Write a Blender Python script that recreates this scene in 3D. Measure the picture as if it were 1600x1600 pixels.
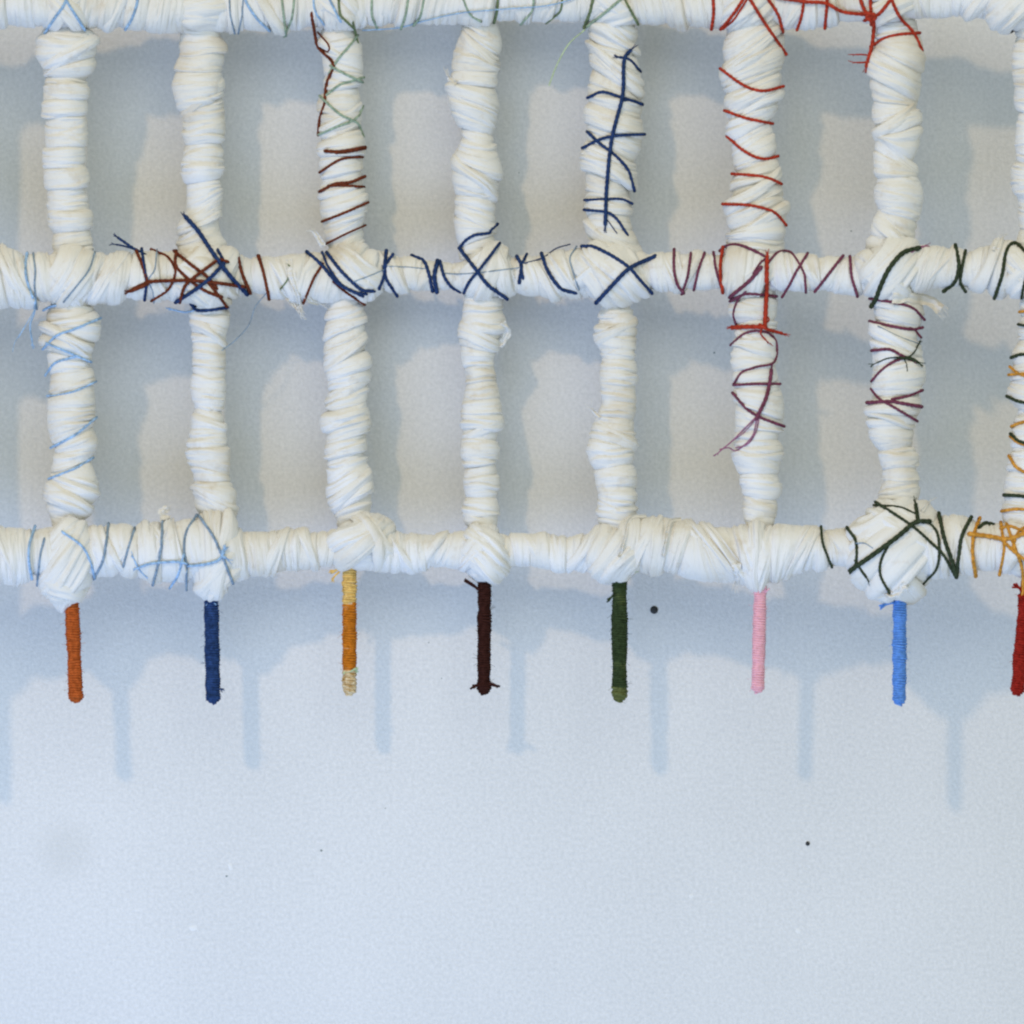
import bpy, math, random
import numpy as np
from mathutils import Vector
from mathutils.bvhtree import BVHTree

for o in list(bpy.data.objects):
    bpy.data.objects.remove(o)
sc = bpy.context.scene
COL = sc.collection

# ------------------------------------------------------------------ camera, lamps, exposure
S = 0.0004            # metres per picture unit at the frame's plane (1600 units = 0.64 m)
D = 2.6               # camera to frame plane
DREF = 130.0          # mean stand-off of the frame from the wall, in units
CAMY = -(DREF * S + D)
cam_d = bpy.data.cameras.new('camera')
cam = bpy.data.objects.new('camera', cam_d)
COL.objects.link(cam)
cam.location = (0, CAMY, 0)
cam.rotation_euler = (math.radians(90), 0, 0)
cam_d.sensor_width = 36.0
cam_d.lens = 36.0 * D / (1600 * S)
cam_d.clip_start = 0.05
cam_d.clip_end = 50
sc.camera = cam

world = bpy.data.worlds.new('World')
sc.world = world
world.use_nodes = True
wb = world.node_tree.nodes['Background']
wb.inputs['Color'].default_value = (0.88, 1.0, 0.965, 1)
wb.inputs['Strength'].default_value = 0.575

TX, TZ = 0.43, 0.76   # slope of the gallery lamp's light across the wall
def lamp(name, kind, loc, target, energy, color, **kw):
    l = bpy.data.lights.new(name, kind)
    l.energy = energy
    l.color = color
    for k, v in kw.items():
        setattr(l, k, v)
    o = bpy.data.objects.new(name, l)
    COL.objects.link(o)
    o.location = loc
    d = Vector(target) - Vector(loc)
    o.rotation_euler = d.to_track_quat('-Z', 'Y').to_euler()
    return o
kd = Vector((-TX, -1.0, TZ)).normalized() * 5.5
lamp('gallery_lamp', 'AREA', (kd.x, kd.y, kd.z), (0, 0, 0), 70.0, (1.0, 0.70, 0.38), shape='DISK', size=0.27)
lamp('window_light', 'AREA', (-0.55, -1.05, -1.0), (0.05, 0, -0.2), 15.0, (0.30, 0.49, 1.0), shape='RECTANGLE', size=1.1, size_y=0.8)
lamp('skylight', 'AREA', (0.2, -2.9, 1.5), (0.0, 0, 0.0), 21.0, (0.97, 1.0, 0.92), shape='RECTANGLE', size=2.4, size_y=1.4)

sc.view_settings.view_transform = 'Standard'
sc.view_settings.look = 'None'
sc.view_settings.exposure = 0.12
sc.view_settings.gamma = 1.0
sc.cycles.filter_width = 2.3

# ------------------------------------------------------------------ helpers
RNG = random.Random(7)
KX = [-320, -100, 100, 320, 546, 757, 968, 1185, 1405, 1620, 1850]
KY = [0, 420, 870, 1090]
KO = np.array([
    [180, 152, 128, 99, 90, 88, 94, 112, 148, 182, 215],
    [180, 150, 122, 99, 80, 80, 101, 126, 160, 192, 220],
    [180, 156, 122, 105, 91, 90, 111, 132, 157, 190, 220],
    [185, 160, 127, 103, 92, 96, 116, 142, 172, 198, 225]], float)
def standoff(px, py):
    """distance of the frame's axis from the wall, in units (the frame bows)"""
    px = np.asarray(px, float); py = np.asarray(py, float)
    rows = np.array([np.interp(px, KX, r) for r in KO])
    yy = np.clip(py, KY[0], KY[-1])
    out = np.zeros(np.broadcast(px, py).shape)
    for i in range(3):
        m = (yy >= KY[i]) & (yy <= KY[i + 1])
        t = (yy - KY[i]) / (KY[i + 1] - KY[i])
        out = np.where(m, rows[i] * (1 - t) + rows[i + 1] * t, out)
    return out / 0.76 * np.interp(yy, [0, 420, 870, 1090], [0.96, 0.94, 0.98, 1.0])
def unproject(px, py, d):
    px = np.asarray(px, float); py = np.asarray(py, float); d = np.asarray(d, float)
    k = (D - (d - DREF) * S) / D
    return np.stack([(px - 800) * S * k, -d * S + 0 * k, (800 - py) * S * k], -1)

def mesh_obj(name, verts, faces, mat, parent=None, uv=None, smooth=True):
    me = bpy.data.meshes.new(name)
    me.from_pydata([tuple(v) for v in verts], [], faces)
    if uv is not None:
        l = me.uv_layers.new(name='UVMap')
        vi = np.zeros(len(me.loops), dtype=np.int32)
        me.loops.foreach_get('vertex_index', vi)
        l.data.foreach_set('uv', np.asarray(uv, dtype=np.float32)[vi].ravel())
    if smooth:
        me.polygons.foreach_set('use_smooth', [True] * len(me.polygons))
    me.update()
    o = bpy.data.objects.new(name, me)
    COL.objects.link(o)
    o.data.materials.append(mat)
    if parent is not None:
        o.parent = parent
    return o
def empty(name, parent=None):
    o = bpy.data.objects.new(name, None)
    o.empty_display_size = 0.02
    COL.objects.link(o)
    if parent is not None:
        o.parent = parent
    return o
def grid_faces(nu, nv, close_u=True):
    f = []
    for i in range(nu if close_u else nu - 1):
        i2 = (i + 1) % nu
        for j in range(nv - 1):
            f.append((i * nv + j, i2 * nv + j, i2 * nv + j + 1, i * nv + j + 1))
    return f
def wob(rng, n=4, f0=1):
    """smooth periodic noise of an angle"""
    c = [(rng.uniform(-1, 1) / (k + f0) ** 0.6, k + f0, rng.uniform(0, 6.283)) for k in range(n)]
    return lambda th: sum(a * np.sin(k * th + p) for a, k, p in c)

# ------------------------------------------------------------------ materials
def new_mat(name):
    m = bpy.data.materials.new(name)
    m.use_nodes = True
    nt = m.node_tree
    return m, nt, nt.nodes['Principled BSDF']
def cloth_material():
    m, nt, b = new_mat('white_cotton_cloth')
    N, L = nt.nodes.new, nt.links.new
    uv = N('ShaderNodeUVMap'); uv.uv_map = 'UVMap'
    oi = N('ShaderNodeObjectInfo')
    tc = N('ShaderNodeTexCoord')
    # colour: bleached cotton with faint yellowing that differs from strip to strip
    n1 = N('ShaderNodeTexNoise'); n1.inputs['Scale'].default_value = 26; n1.inputs['Detail'].default_value = 4
    L(tc.outputs['Object'], n1.inputs['Vector'])
    add = N('ShaderNodeMath'); add.operation = 'MULTIPLY_ADD'; add.inputs[1].default_value = 0.20; 
    L(oi.outputs['Random'], add.inputs[0]); L(n1.outputs['Fac'], add.inputs[2])
    cr = N('ShaderNodeValToRGB')
    e = cr.color_ramp.elements
    e[0].position = 0.38; e[0].color = (0.715, 0.705, 0.685, 1)
    e[1].position = 0.98; e[1].color = (0.57, 0.50, 0.395, 1)
    e2 = cr.color_ramp.elements.new(0.70); e2.color = (0.68, 0.655, 0.60, 1)
    L(add.outputs[0], cr.inputs['Fac'])
    # tea coloured stains
    n2 = N('ShaderNodeTexNoise'); n2.inputs['Scale'].default_value = 75; n2.inputs['Detail'].default_value = 5; n2.inputs['Roughness'].default_value = 0.7
    L(tc.outputs['Object'], n2.inputs['Vector'])
    mr = N('ShaderNodeMapRange'); mr.inputs['From Min'].default_value = 0.56; mr.inputs['From Max'].default_value = 0.80; mr.inputs['To Max'].default_value = 0.55
    L(n2.outputs['Fac'], mr.inputs['Value'])
    mix = N('ShaderNodeMixRGB'); mix.inputs['Color2'].default_value = (0.46, 0.36, 0.22, 1)
    L(mr.outputs[0], mix.inputs['Fac']); L(cr.outputs['Color'], mix.inputs['Color1'])
    L(mix.outputs[0], b.inputs['Base Color'])
    # fine creases running along the strip, and the weave
    mp = N('ShaderNodeMapping'); mp.inputs['Scale'].default_value = (0.012, 0.13, 1)
    L(uv.outputs['UV'], mp.inputs['Vector'])
    off = N('ShaderNodeVectorMath'); off.operation = 'ADD'
    cb = N('ShaderNodeCombineXYZ'); m40 = N('ShaderNodeMath'); m40.operation = 'MULTIPLY'; m40.inputs[1].default_value = 40
    L(oi.outputs['Random'], m40.inputs[0]); L(m40.outputs[0], cb.inputs['Z'])
    L(mp.outputs[0], off.inputs[0]); L(cb.outputs[0], off.inputs[1])
    nf = N('ShaderNodeTexNoise'); nf.inputs['Scale'].default_value = 1.0; nf.inputs['Detail'].default_value = 3; nf.inputs['Distortion'].default_value = 0.35
    L(off.outputs[0], nf.inputs['Vector'])
    nf2 = N('ShaderNodeTexNoise'); nf2.inputs['Scale'].default_value = 1500; nf2.inputs['Detail'].default_value = 2
    L(tc.outputs['Object'], nf2.inputs['Vector'])
    b1 = N('ShaderNodeBump'); b1.inputs['Strength'].default_value = 0.8; b1.inputs['Distance'].default_value = 0.0032
    L(nf.outputs['Fac'], b1.inputs['Height'])
    b2 = N('ShaderNodeBump'); b2.inputs['Strength'].default_value = 0.5; b2.inputs['Distance'].default_value = 0.0005
    L(nf2.outputs['Fac'], b2.inputs['Height']); L(b1.outputs[0], b2.inputs['Normal'])
    L(b2.outputs[0], b.inputs['Normal'])
    b.inputs['Roughness'].default_value = 0.92
    b.inputs['Specular IOR Level'].default_value = 0.15
    b.inputs['Sheen Weight'].default_value = 0.08
    return m
def yarn_material(name, rgb, var=0.35, rgb2=None):
    m, nt, b = new_mat(name)
    N, L = nt.nodes.new, nt.links.new
    tc = N('ShaderNodeTexCoord')
    n = N('ShaderNodeTexNoise'); n.inputs['Scale'].default_value = 420; n.inputs['Detail'].default_value = 4
    L(tc.outputs['Object'], n.inputs['Vector'])
    cr = N('ShaderNodeValToRGB')
    a = rgb2 or tuple(min(1, c * (1 + var) + 0.015 * var) for c in rgb)
    cr.color_ramp.elements[0].position = 0.30; cr.color_ramp.elements[0].color = (*[c * (1 - var) for c in rgb], 1)
    cr.color_ramp.elements[1].position = 0.72; cr.color_ramp.elements[1].color = (*a, 1)
    L(n.outputs['Fac'], cr.inputs['Fac']); L(cr.outputs['Color'], b.inputs['Base Color'])
    n2 = N('ShaderNodeTexNoise'); n2.inputs['Scale'].default_value = 2600
    L(tc.outputs['Object'], n2.inputs['Vector'])
    bp = N('ShaderNodeBump'); bp.inputs['Strength'].default_value = 0.7; bp.inputs['Distance'].default_value = 0.0004
    L(n2.outputs['Fac'], bp.inputs['Height']); L(bp.outputs[0], b.inputs['Normal'])
    b.inputs['Roughness'].default_value = 0.88
    b.inputs['Specular IOR Level'].default_value = 0.12
    return m
def wall_material():
    m, nt, b = new_mat('painted_plaster')
    N, L = nt.nodes.new, nt.links.new
    tc = N('ShaderNodeTexCoord')
    n1 = N('ShaderNodeTexNoise'); n1.inputs['Scale'].default_value = 7; n1.inputs['Detail'].default_value = 5
    L(tc.outputs['Object'], n1.inputs['Vector'])
    n3 = N('ShaderNodeTexNoise'); n3.inputs['Scale'].default_value = 420; n3.inputs['Detail'].default_value = 3; n3.inputs['Roughness'].default_value = 0.7
    L(tc.outputs['Object'], n3.inputs['Vector'])
    ad = N('ShaderNodeMath'); ad.operation = 'MULTIPLY_ADD'; ad.inputs[1].default_value = 1.0
    m1 = N('ShaderNodeMath'); m1.operation = 'MULTIPLY'; m1.inputs[1].default_value = 0.35
    L(n1.outputs['Fac'], m1.inputs[0]); L(n3.outputs['Fac'], ad.inputs[0]); L(m1.outputs[0], ad.inputs[2])
    cr = N('ShaderNodeValToRGB')
    cr.color_ramp.elements[0].position = 0.45; cr.color_ramp.elements[0].color = (0.53, 0.535, 0.53, 1)
    cr.color_ramp.elements[1].position = 0.92; cr.color_ramp.elements[1].color = (0.67, 0.665, 0.655, 1)
    L(ad.outputs[0], cr.inputs['Fac'])
    # an old grey smudge on the paint, low on the left
    ds = N('ShaderNodeVectorMath'); ds.operation = 'DISTANCE'; ds.inputs[1].default_value = (-0.285, 0.0, -0.215)
    L(tc.outputs['Object'], ds.inputs[0])
    mr = N('ShaderNodeMapRange'); mr.interpolation_type = 'SMOOTHSTEP'
    mr.inputs['From Min'].default_value = 0.004; mr.inputs['From Max'].default_value = 0.026; mr.inputs['To Min'].default_value = 0.35; mr.inputs['To Max'].default_value = 0.0
    L(ds.outputs['Value'], mr.inputs['Value'])
    sm = N('ShaderNodeMixRGB'); sm.inputs['Color2'].default_value = (0.49, 0.49, 0.47, 1)
    L(mr.outputs[0], sm.inputs['Fac']); L(cr.outputs['Color'], sm.inputs['Color1'])
    L(sm.outputs[0], b.inputs['Base Color'])
    n2 = N('ShaderNodeTexNoise'); n2.inputs['Scale'].default_value = 620; n2.inputs['Detail'].default_value = 3
    L(tc.outputs['Object'], n2.inputs['Vector'])
    bp = N('ShaderNodeBump'); bp.inputs['Strength'].default_value = 0.5; bp.inputs['Distance'].default_value = 0.0009
    L(n2.outputs['Fac'], bp.inputs['Height'])
    n4 = N('ShaderNodeTexNoise'); n4.inputs['Scale'].default_value = 14; n4.inputs['Detail'].default_value = 2
    L(tc.outputs['Object'], n4.inputs['Vector'])
    bp2 = N('ShaderNodeBump'); bp2.inputs['Strength'].default_value = 0.10; bp2.inputs['Distance'].default_value = 0.004
    L(n4.outputs['Fac'], bp2.inputs['Height']); L(bp.outputs[0], bp2.inputs['Normal'])
    L(bp2.outputs[0], b.inputs['Normal'])
    b.inputs['Roughness'].default_value = 0.75
    b.inputs['Specular IOR Level'].default_value = 0.25
    return m
CLOTH = cloth_material()
WALL = wall_material()
Y = {
    'light blue': yarn_material('light_blue_thread', (0.29, 0.44, 0.63)),
    'grey blue': yarn_material('grey_blue_thread', (0.21, 0.285, 0.37)),
    'navy': yarn_material('navy_thread', (0.014, 0.036, 0.112)),
    'rust brown': yarn_material('rust_brown_thread', (0.125, 0.027, 0.010)),
    'sage green': yarn_material('sage_green_thread', (0.27, 0.35, 0.26)),
    'pale green': yarn_material('pale_green_thread', (0.42, 0.52, 0.30)),
    'moss green': yarn_material('moss_green_thread', (0.14, 0.18, 0.09)),
    'red': yarn_material('red_thread', (0.36, 0.035, 0.015)),
    'plum': yarn_material('plum_thread', (0.15, 0.04, 0.07)),
    'mauve': yarn_material('mauve_thread', (0.30, 0.12, 0.20)),
    'dark green': yarn_material('dark_green_thread', (0.032, 0.045, 0.022)),
    'ochre': yarn_material('ochre_thread', (0.52, 0.24, 0.035)),
}

# ------------------------------------------------------------------ the wall
def build_wall():
    w, h, t = 1.5, 1.5, 0.05
    vs = [(-w, 0, -h), (w, 0, -h), (w, 0, h), (-w, 0, h), (-w, t, -h), (w, t, -h), (w, t, h), (-w, t, h)]
    fs = [(0, 1, 2, 3), (5, 4, 7, 6), (4, 0, 3, 7), (1, 5, 6, 2), (3, 2, 6, 7), (4, 5, 1, 0)]
    o = mesh_obj('wall', vs, fs, WALL, smooth=False)
    o['kind'] = 'structure'
    return o
wall = build_wall()

# ------------------------------------------------------------------ the cloth wrapped frame
root = empty('wrapped_lattice')
root['label'] = 'white lattice of cloth-wrapped sticks bound with coloured threads, hung before a pale wall'
root['category'] = 'wall hanging'

BV, BF = [], []      # everything threads may lie on
def collect(verts, faces):
    n = sum(len(v) for v in BV)
    BV.append(np.asarray(verts)); BF.extend([tuple(i + n for i in f) for f in faces])

class Bar:
    """profile: list of (s, lo, hi); vertical bars run along y, horizontal ones along x"""
    def __init__(self, prof, vertical):
        p = np.array(prof, float)
        self.v = vertical
        s = np.linspace(p[0, 0], p[-1, 0], 400)
        lo = np.interp(s, p[:, 0], p[:, 1]); hi = np.interp(s, p[:, 0], p[:, 2])
        k = np.array([1, 2, 3, 2, 1.0]); k /= k.sum()
        pad = lambda a: np.convolve(np.pad(a, 2, mode='edge'), k, 'valid')
        self.s, self.c, self.r = s, pad((lo + hi) / 2), pad((hi - lo) / 2)
    def at(self, s):
        return np.interp(s, self.s, self.c), np.interp(s, self.s, self.r)
    def pos(self, s, lat, dep):
        c, _ = self.at(s)
        if self.v:
            px, py, ax, ay = c + lat, s, c, s
        else:
            px, py, ax, ay = s, c + lat, s, c
        return unproject(px, py, standoff(ax, ay) - (9 if self.v else 0) + dep)

def creases(rng, TH, V, L, dens=8.5, depth=1.0):
    """narrow valleys where the cloth is gathered; they wander, meet and fade round the strip"""
    out = np.zeros_like(V)
    for _ in range(max(1, int(L / dens + rng.random()))):
        v0 = rng.uniform(-0.05, 1.05)
        wd = rng.uniform(0.9, 2.4) / max(L, 8)
        sl, c0 = rng.uniform(-.22, .22), rng.uniform(-1.8, 1.8)
        line = v0 + sl * np.sin(TH - c0) + 0.06 * wob(rng, 3)(TH)
        vis = np.clip(0.35 + 0.9 * np.cos(TH * rng.choice([1, 1, 2]) - rng.uniform(-2.2, 2.2)) + 0.4 * wob(rng, 3, 2)(TH), 0, 1)
        x = (V - line) / wd
        out -= rng.uniform(0.3, 1.0) * vis * (np.exp(-x * x) - 0.45 * np.exp(-((x - 2.2) / 1.6) ** 2))
    return out * depth

def strip_on_bar(bar, e0, e1, rng, parent, top_first=None, raise_=0.0):
    (s0, t0), (s1, t1) = e0, e1
    L = abs(s1 - s0)
    nth = 60
    nv = int(np.clip(L / 1.25, 11, 44))
    th = np.linspace(-np.pi, np.pi, nth + 1)
    v = np.linspace(0, 1, nv)
    TH, V = np.meshgrid(th, v, indexing='ij')
    flip = rng.random() < 0.35 if top_first is None else top_first
    w1, w2 = wob(rng), wob(rng)
    sm = (s0 + s1) / 2
    _, rm = bar.at(sm)
    lat0 = rm * np.sin(TH)
    over = min(6.0, 0.28 * L) 
    E0 = s0 + t0 * lat0 - (over if flip else 1.0) + 1.3 * w1(TH)
    E1 = s1 + t1 * lat0 + (1.0 if flip else over) + 1.3 * w2(TH)
    s = E0 + (E1 - E0) * V
    _, R = bar.at(s)
    Vd = (1 - V) if flip else V               # 1 = edge that lies on top, 0 = tucked edge
    lift = -0.105 + 0.150 * Vd ** 0.5
    curl = np.clip((Vd - 0.90) / 0.10, 0, 1) ** 2 * 0.17
    puff = rng.uniform(0.05, 0.17) * min(1.0, L / 26) * np.sqrt(np.clip(np.sin(np.pi * V), 0, 1)) - 0.06 + (rng.uniform(-.07, .055) if bar.v else rng.uniform(-.13, .04))
    # soft gathers that run round the strip and fade in and out
    fold = np.zeros_like(V)
    for _ in range(rng.choice([2, 3, 3])):
        k = rng.uniform(0.8, max(1.4, L / 11.0))
        ph, wp, ww = rng.uniform(0, 6.28), wob(rng, 3), wob(rng, 3)
        fold += rng.uniform(0.3, 1.0) * np.sin(2 * np.pi * k * V + ph + 2.0 * wp(TH)) * (0.5 + 0.5 * ww(TH))
    fold *= 0.019
    lump = 0.06 * wob(rng, 4, 1)(TH) * np.sin(np.pi * V)
    rr = R * (1 + lift - curl + puff + fold + lump) + creases(rng, TH, V, L, 9.5) * 3.6
    rr = rr + R * raise_
    P = bar.pos(s, rr * np.sin(TH) + rng.uniform(-2.6, 2.6), rr * 0.97 * np.cos(TH))
    uv = np.stack([TH * rm, V * L + rng.uniform(0, 900)], -1).reshape(-1, 2)
    vs = P.reshape(-1, 3)
    fs = grid_faces(nth + 1, nv, False)
    collect(vs, fs)
    return mesh_obj('wrap_strip', vs, fs, CLOTH, parent, uv)

def bar_core(bar, name, label, scale=0.84):
    nth, n = 28, max(12, int((bar.s[-1] - bar.s[0]) / 9))
    rng = random.Random(hash(name) % 1000 + int(bar.s[0]) + int(bar.c[0]))
    th = np.linspace(-np.pi, np.pi, nth + 1)
    s = np.linspace(bar.s[0], bar.s[-1], n)
    TH, SS = np.meshgrid(th, s, indexing='ij')
    _, R = bar.at(SS)
    rr = R * scale
    P = bar.pos(SS, rr * np.sin(TH), rr * np.cos(TH)).reshape(-1, 3)
    uv = np.stack([TH * 36, SS], -1).reshape(-1, 2)
    fs = grid_faces(nth + 1, n, False)
    fs.append(tuple(i * n for i in range(nth))); fs.append(tuple(i * n + n - 1 for i in reversed(range(nth))))
    collect(P, fs)
    o = mesh_obj(name, P, fs, CLOTH, root, uv)
    o['label'] = label
    return o

V_PROF = {
 '1A': [(20,75,128),(40,72,132),(60,62,148),(85,62,150),(103,66,149),(114,71,146),(125,66,138),(180,67,136),(262,71,133),(330,76,139),(380,81,143),(425,85,143)],
 '1B': [(455,82,140),(476,79,142),(497,68,155),(524,66,157),(540,67,152),(550,69,143),(576,75,144),(602,75,147),(655,75,147),(694,79,153),(708,83,148),(720,87,142),(747,79,150),(772,68,153),(791,70,147),(809,79,134),(830,84,128)],
 '2A': [(-10,274,330),(30,276,340),(52,276,349),(79,281,356),(105,273,349),(131,269,348),(170,278,350),(192,286,348),(223,286,350),(249,285,349),(276,285,345),(302,289,345),(328,290,343),(354,278,344),(381,276,353),(410,280,352)],
 '2B': [(470,300,352),(487,299,360),(510,298,360),(529,299,350),(563,300,349),(602,299,350),(642,302,350),(673,297,353),(694,290,356),(721,293,357),(740,302,358),(754,304,365),(772,300,370),(793,302,369),(809,311,364),(830,316,356)],
 '3A': [(20,512,548),(34,505,552),(66,497,559),(92,505,560),(118,508,563),(157,500,565),(197,497,565),(223,498,565),(249,502,567),(276,504,569),(315,497,572),(341,502,571),(367,505,568),(400,512,566)],
 '3B': [(455,520,562),(471,517,563),(497,509,572),(537,505,573),(563,504,576),(589,510,576),(616,515,573),(655,505,577),(681,509,572),(707,509,573),(734,508,575),(746,510,581),(772,512,584),(793,515,580),(815,526,573)],
 '4A': [(15,724,774),(39,723,775),(79,711,778),(105,706,775),(131,702,773),(171,707,778),(197,715,773),(215,720,771),(249,706,778),(276,707,783),(302,711,773),(328,712,775),(367,714,774),(405,718,776)],
 '4B': [(445,724,779),(458,724,781),(484,723,783),(511,720,789),(537,720,781),(563,722,771),(589,728,775),(629,723,783),(663,720,787),(689,725,778),(721,725,778),(760,728,781),(772,728,778),(812,725,782),(835,728,780)],
 '5A': [(15,925,990),(39,917,1000),(66,921,990),(79,926,994),(118,923,1002),(157,918,1006),(184,921,1006),(223,915,1002),(262,912,994),(302,915,988),(341,915,986),(368,918,992),(394,931,1001),(415,938,1003)],
 '5B': [(460,942,986),(484,939,989),(511,929,994),(537,930,994),(563,938,993),(602,938,993),(629,943,993),(650,931,993),(681,923,994),(707,919,992),(728,925,994),(760,931,994),(772,935,999),(812,934,994),(840,938,990)],
 '6A': [(10,1130,1218),(39,1128,1221),(79,1128,1225),(105,1129,1224),(118,1130,1223),(157,1132,1217),(184,1139,1208),(210,1139,1210),(236,1146,1214),(262,1146,1216),(289,1140,1222),(315,1135,1230),(341,1135,1230),(367,1136,1227),(381,1137,1222),(405,1140,1215)],
 '6B': [(445,1150,1212),(463,1149,1214),(484,1144,1215),(505,1150,1212),(524,1148,1213),(550,1141,1212),(576,1144,1214),(602,1150,1219),(642,1148,1221),(668,1149,1219),(707,1148,1220),(734,1154,1219),(760,1156,1218),(786,1160,1214),(820,1167,1209),(840,1168,1206)],
 '7A': [(10,1372,1428),(34,1369,1432),(66,1366,1439),(92,1361,1442),(131,1355,1439),(157,1364,1432),(178,1366,1436),(202,1366,1442),(228,1366,1429),(249,1369,1424),(276,1368,1436),(302,1368,1439),(328,1373,1435),(354,1364,1432),(375,1350,1427),(405,1352,1424)],
 '7B': [(450,1366,1436),(471,1364,1440),(492,1364,1444),(510,1362,1440),(524,1359,1439),(550,1365,1439),(589,1364,1442),(616,1361,1439),(642,1352,1435),(668,1356,1429),(694,1366,1429),(721,1380,1432),(754,1381,1439),(772,1373,1436),(800,1374,1432)],
 '8A': [(20,1588,1660),(60,1586,1660),(105,1583,1658),(139,1592,1662),(184,1587,1660),(262,1583,1660),(302,1580,1658),(320,1588,1660),(367,1592,1662),(405,1590,1660)],
 '8B': [(450,1597,1664),(466,1597,1666),(524,1592,1666),(550,1582,1660),(576,1580,1658),(616,1580,1658),(642,1590,1660),(681,1582,1656),(721,1578,1655),(746,1571,1650),(799,1569,1648),(830,1575,1645)],
 '0A': [(20,-120,-55),(120,-124,-50),(260,-118,-55),(405,-122,-52)],
 '0B': [(450,-122,-52),(600,-118,-55),(720,-126,-50),(830,-118,-58)],
}
V_CREASE = {
 '1A': [(35,0),(58,.1),(104,-.25),(122,.1),(152,-.06),(178,-.05),(226,-.05),(258,-.02),(290,-.05),(335,-.08),(362,-.1),(398,-.3),(425,0)],
 '1B': [(465,0),(500,-.2),(527,.15),(550,.2),(577,-.1),(604,-.25),(642,0),(682,-.4),(705,-.1),(725,-.3),(748,.1),(770,.5),(792,.35),(822,.1)],
 '2A': [(10,0),(55,.1),(82,-.1),(108,.05),(165,-.2),(190,-.15),(225,-.05),(258,.05),(283,-.1),(325,-.6),(350,-.5),(375,-.2),(405,.2)],
 '2B': [(475,0),(502,.3),(532,.1),(562,0),(592,.2),(640,.05),(657,.3),(675,.1),(705,-.1),(737,.15),(754,0),(778,.6),(822,.2)],
 '3A': [(28,0),(60,-.3),(100,.4),(140,-.2),(175,.1),(212,-.3),(240,0),(268,-.2),(300,-.25),(330,-.35),(352,-.4),(375,-.4),(396,-.2)],
 '3B': [(462,0),(490,-.3),(513,-.45),(536,-.35),(560,-.35),(582,-.3),(607,-.4),(637,-.15),(662,-.3),(682,-.35),(707,-.2),(737,-.45),(758,-.5),(783,-.5),(812,-.2)],
 '4A': [(28,.0),(62,.8),(108,0),(130,.1),(158,.5),(205,.25),(228,.1),(262,.5),(303,0),(325,.35),(352,.3),(376,-.3),(400,0)],
 '4B': [(452,0),(482,-.1),(517,.0),(542,.2),(567,-.1),(592,-.1),(620,-.1),(642,0),(667,.1),(692,.1),(727,-.15),(748,-.1),(777,0),(802,0),(828,.2)],
 '5A': [(28,.4),(62,.5),(82,.3),(128,.6),(156,.15),(174,.3),(202,.3),(237,.4),(275,.3),(302,.2),(332,0),(354,.2),(378,.7),(412,.7)],
 '5B': [(472,0),(494,.1),(512,.1),(530,.15),(562,.05),(598,0),(632,.1),(652,.05),(673,.2),(696,.2),(730,-.1),(757,0),(800,.1),(815,.25),(836,.1)],
 '6A': [(28,-.5),(68,-.6),(98,-.5),(130,-.4),(158,-.5),(180,-.4),(205,-.5),(226,-.4),(256,-.4),(282,-.3),(312,-.4),(345,-.4),(372,.1),(400,.2)],
 '6B': [(450,0),(469,0),(505,0),(521,-.2),(547,.4),(572,-.2),(602,0),(640,.4),(667,.1),(685,.1),(712,.1),(741,.03),(757,.1),(778,.1),(801,.2),(832,.1)],
 '7A': [(20,0),(50,-.2),(92,.5),(136,.5),(158,.1),(182,-.2),(206,-.3),(228,.6),(252,.4),(278,0),(334,.2),(354,.5),(377,.3),(400,-.4)],
 '7B': [(450,.2),(481,.2),(509,.15),(528,.4),(548,.4),(568,-.2),(620,-.1),(642,.1),(658,0),(674,0),(702,-.1),(727,-.1),(747,.0),(767,-.1),(796,.1)],
 '8A': [(25,0),(62,.2),(100,-.2),(139,.1),(180,.2),(222,-.1),(262,.1),(318,.3),(360,0),(402,.2)],
 '8B': [(455,0),(495,.2),(528,.1),(560,-.2),(600,.1),(640,.2),(690,-.2),(735,.1),(780,0),(825,.1)],
}
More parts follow.
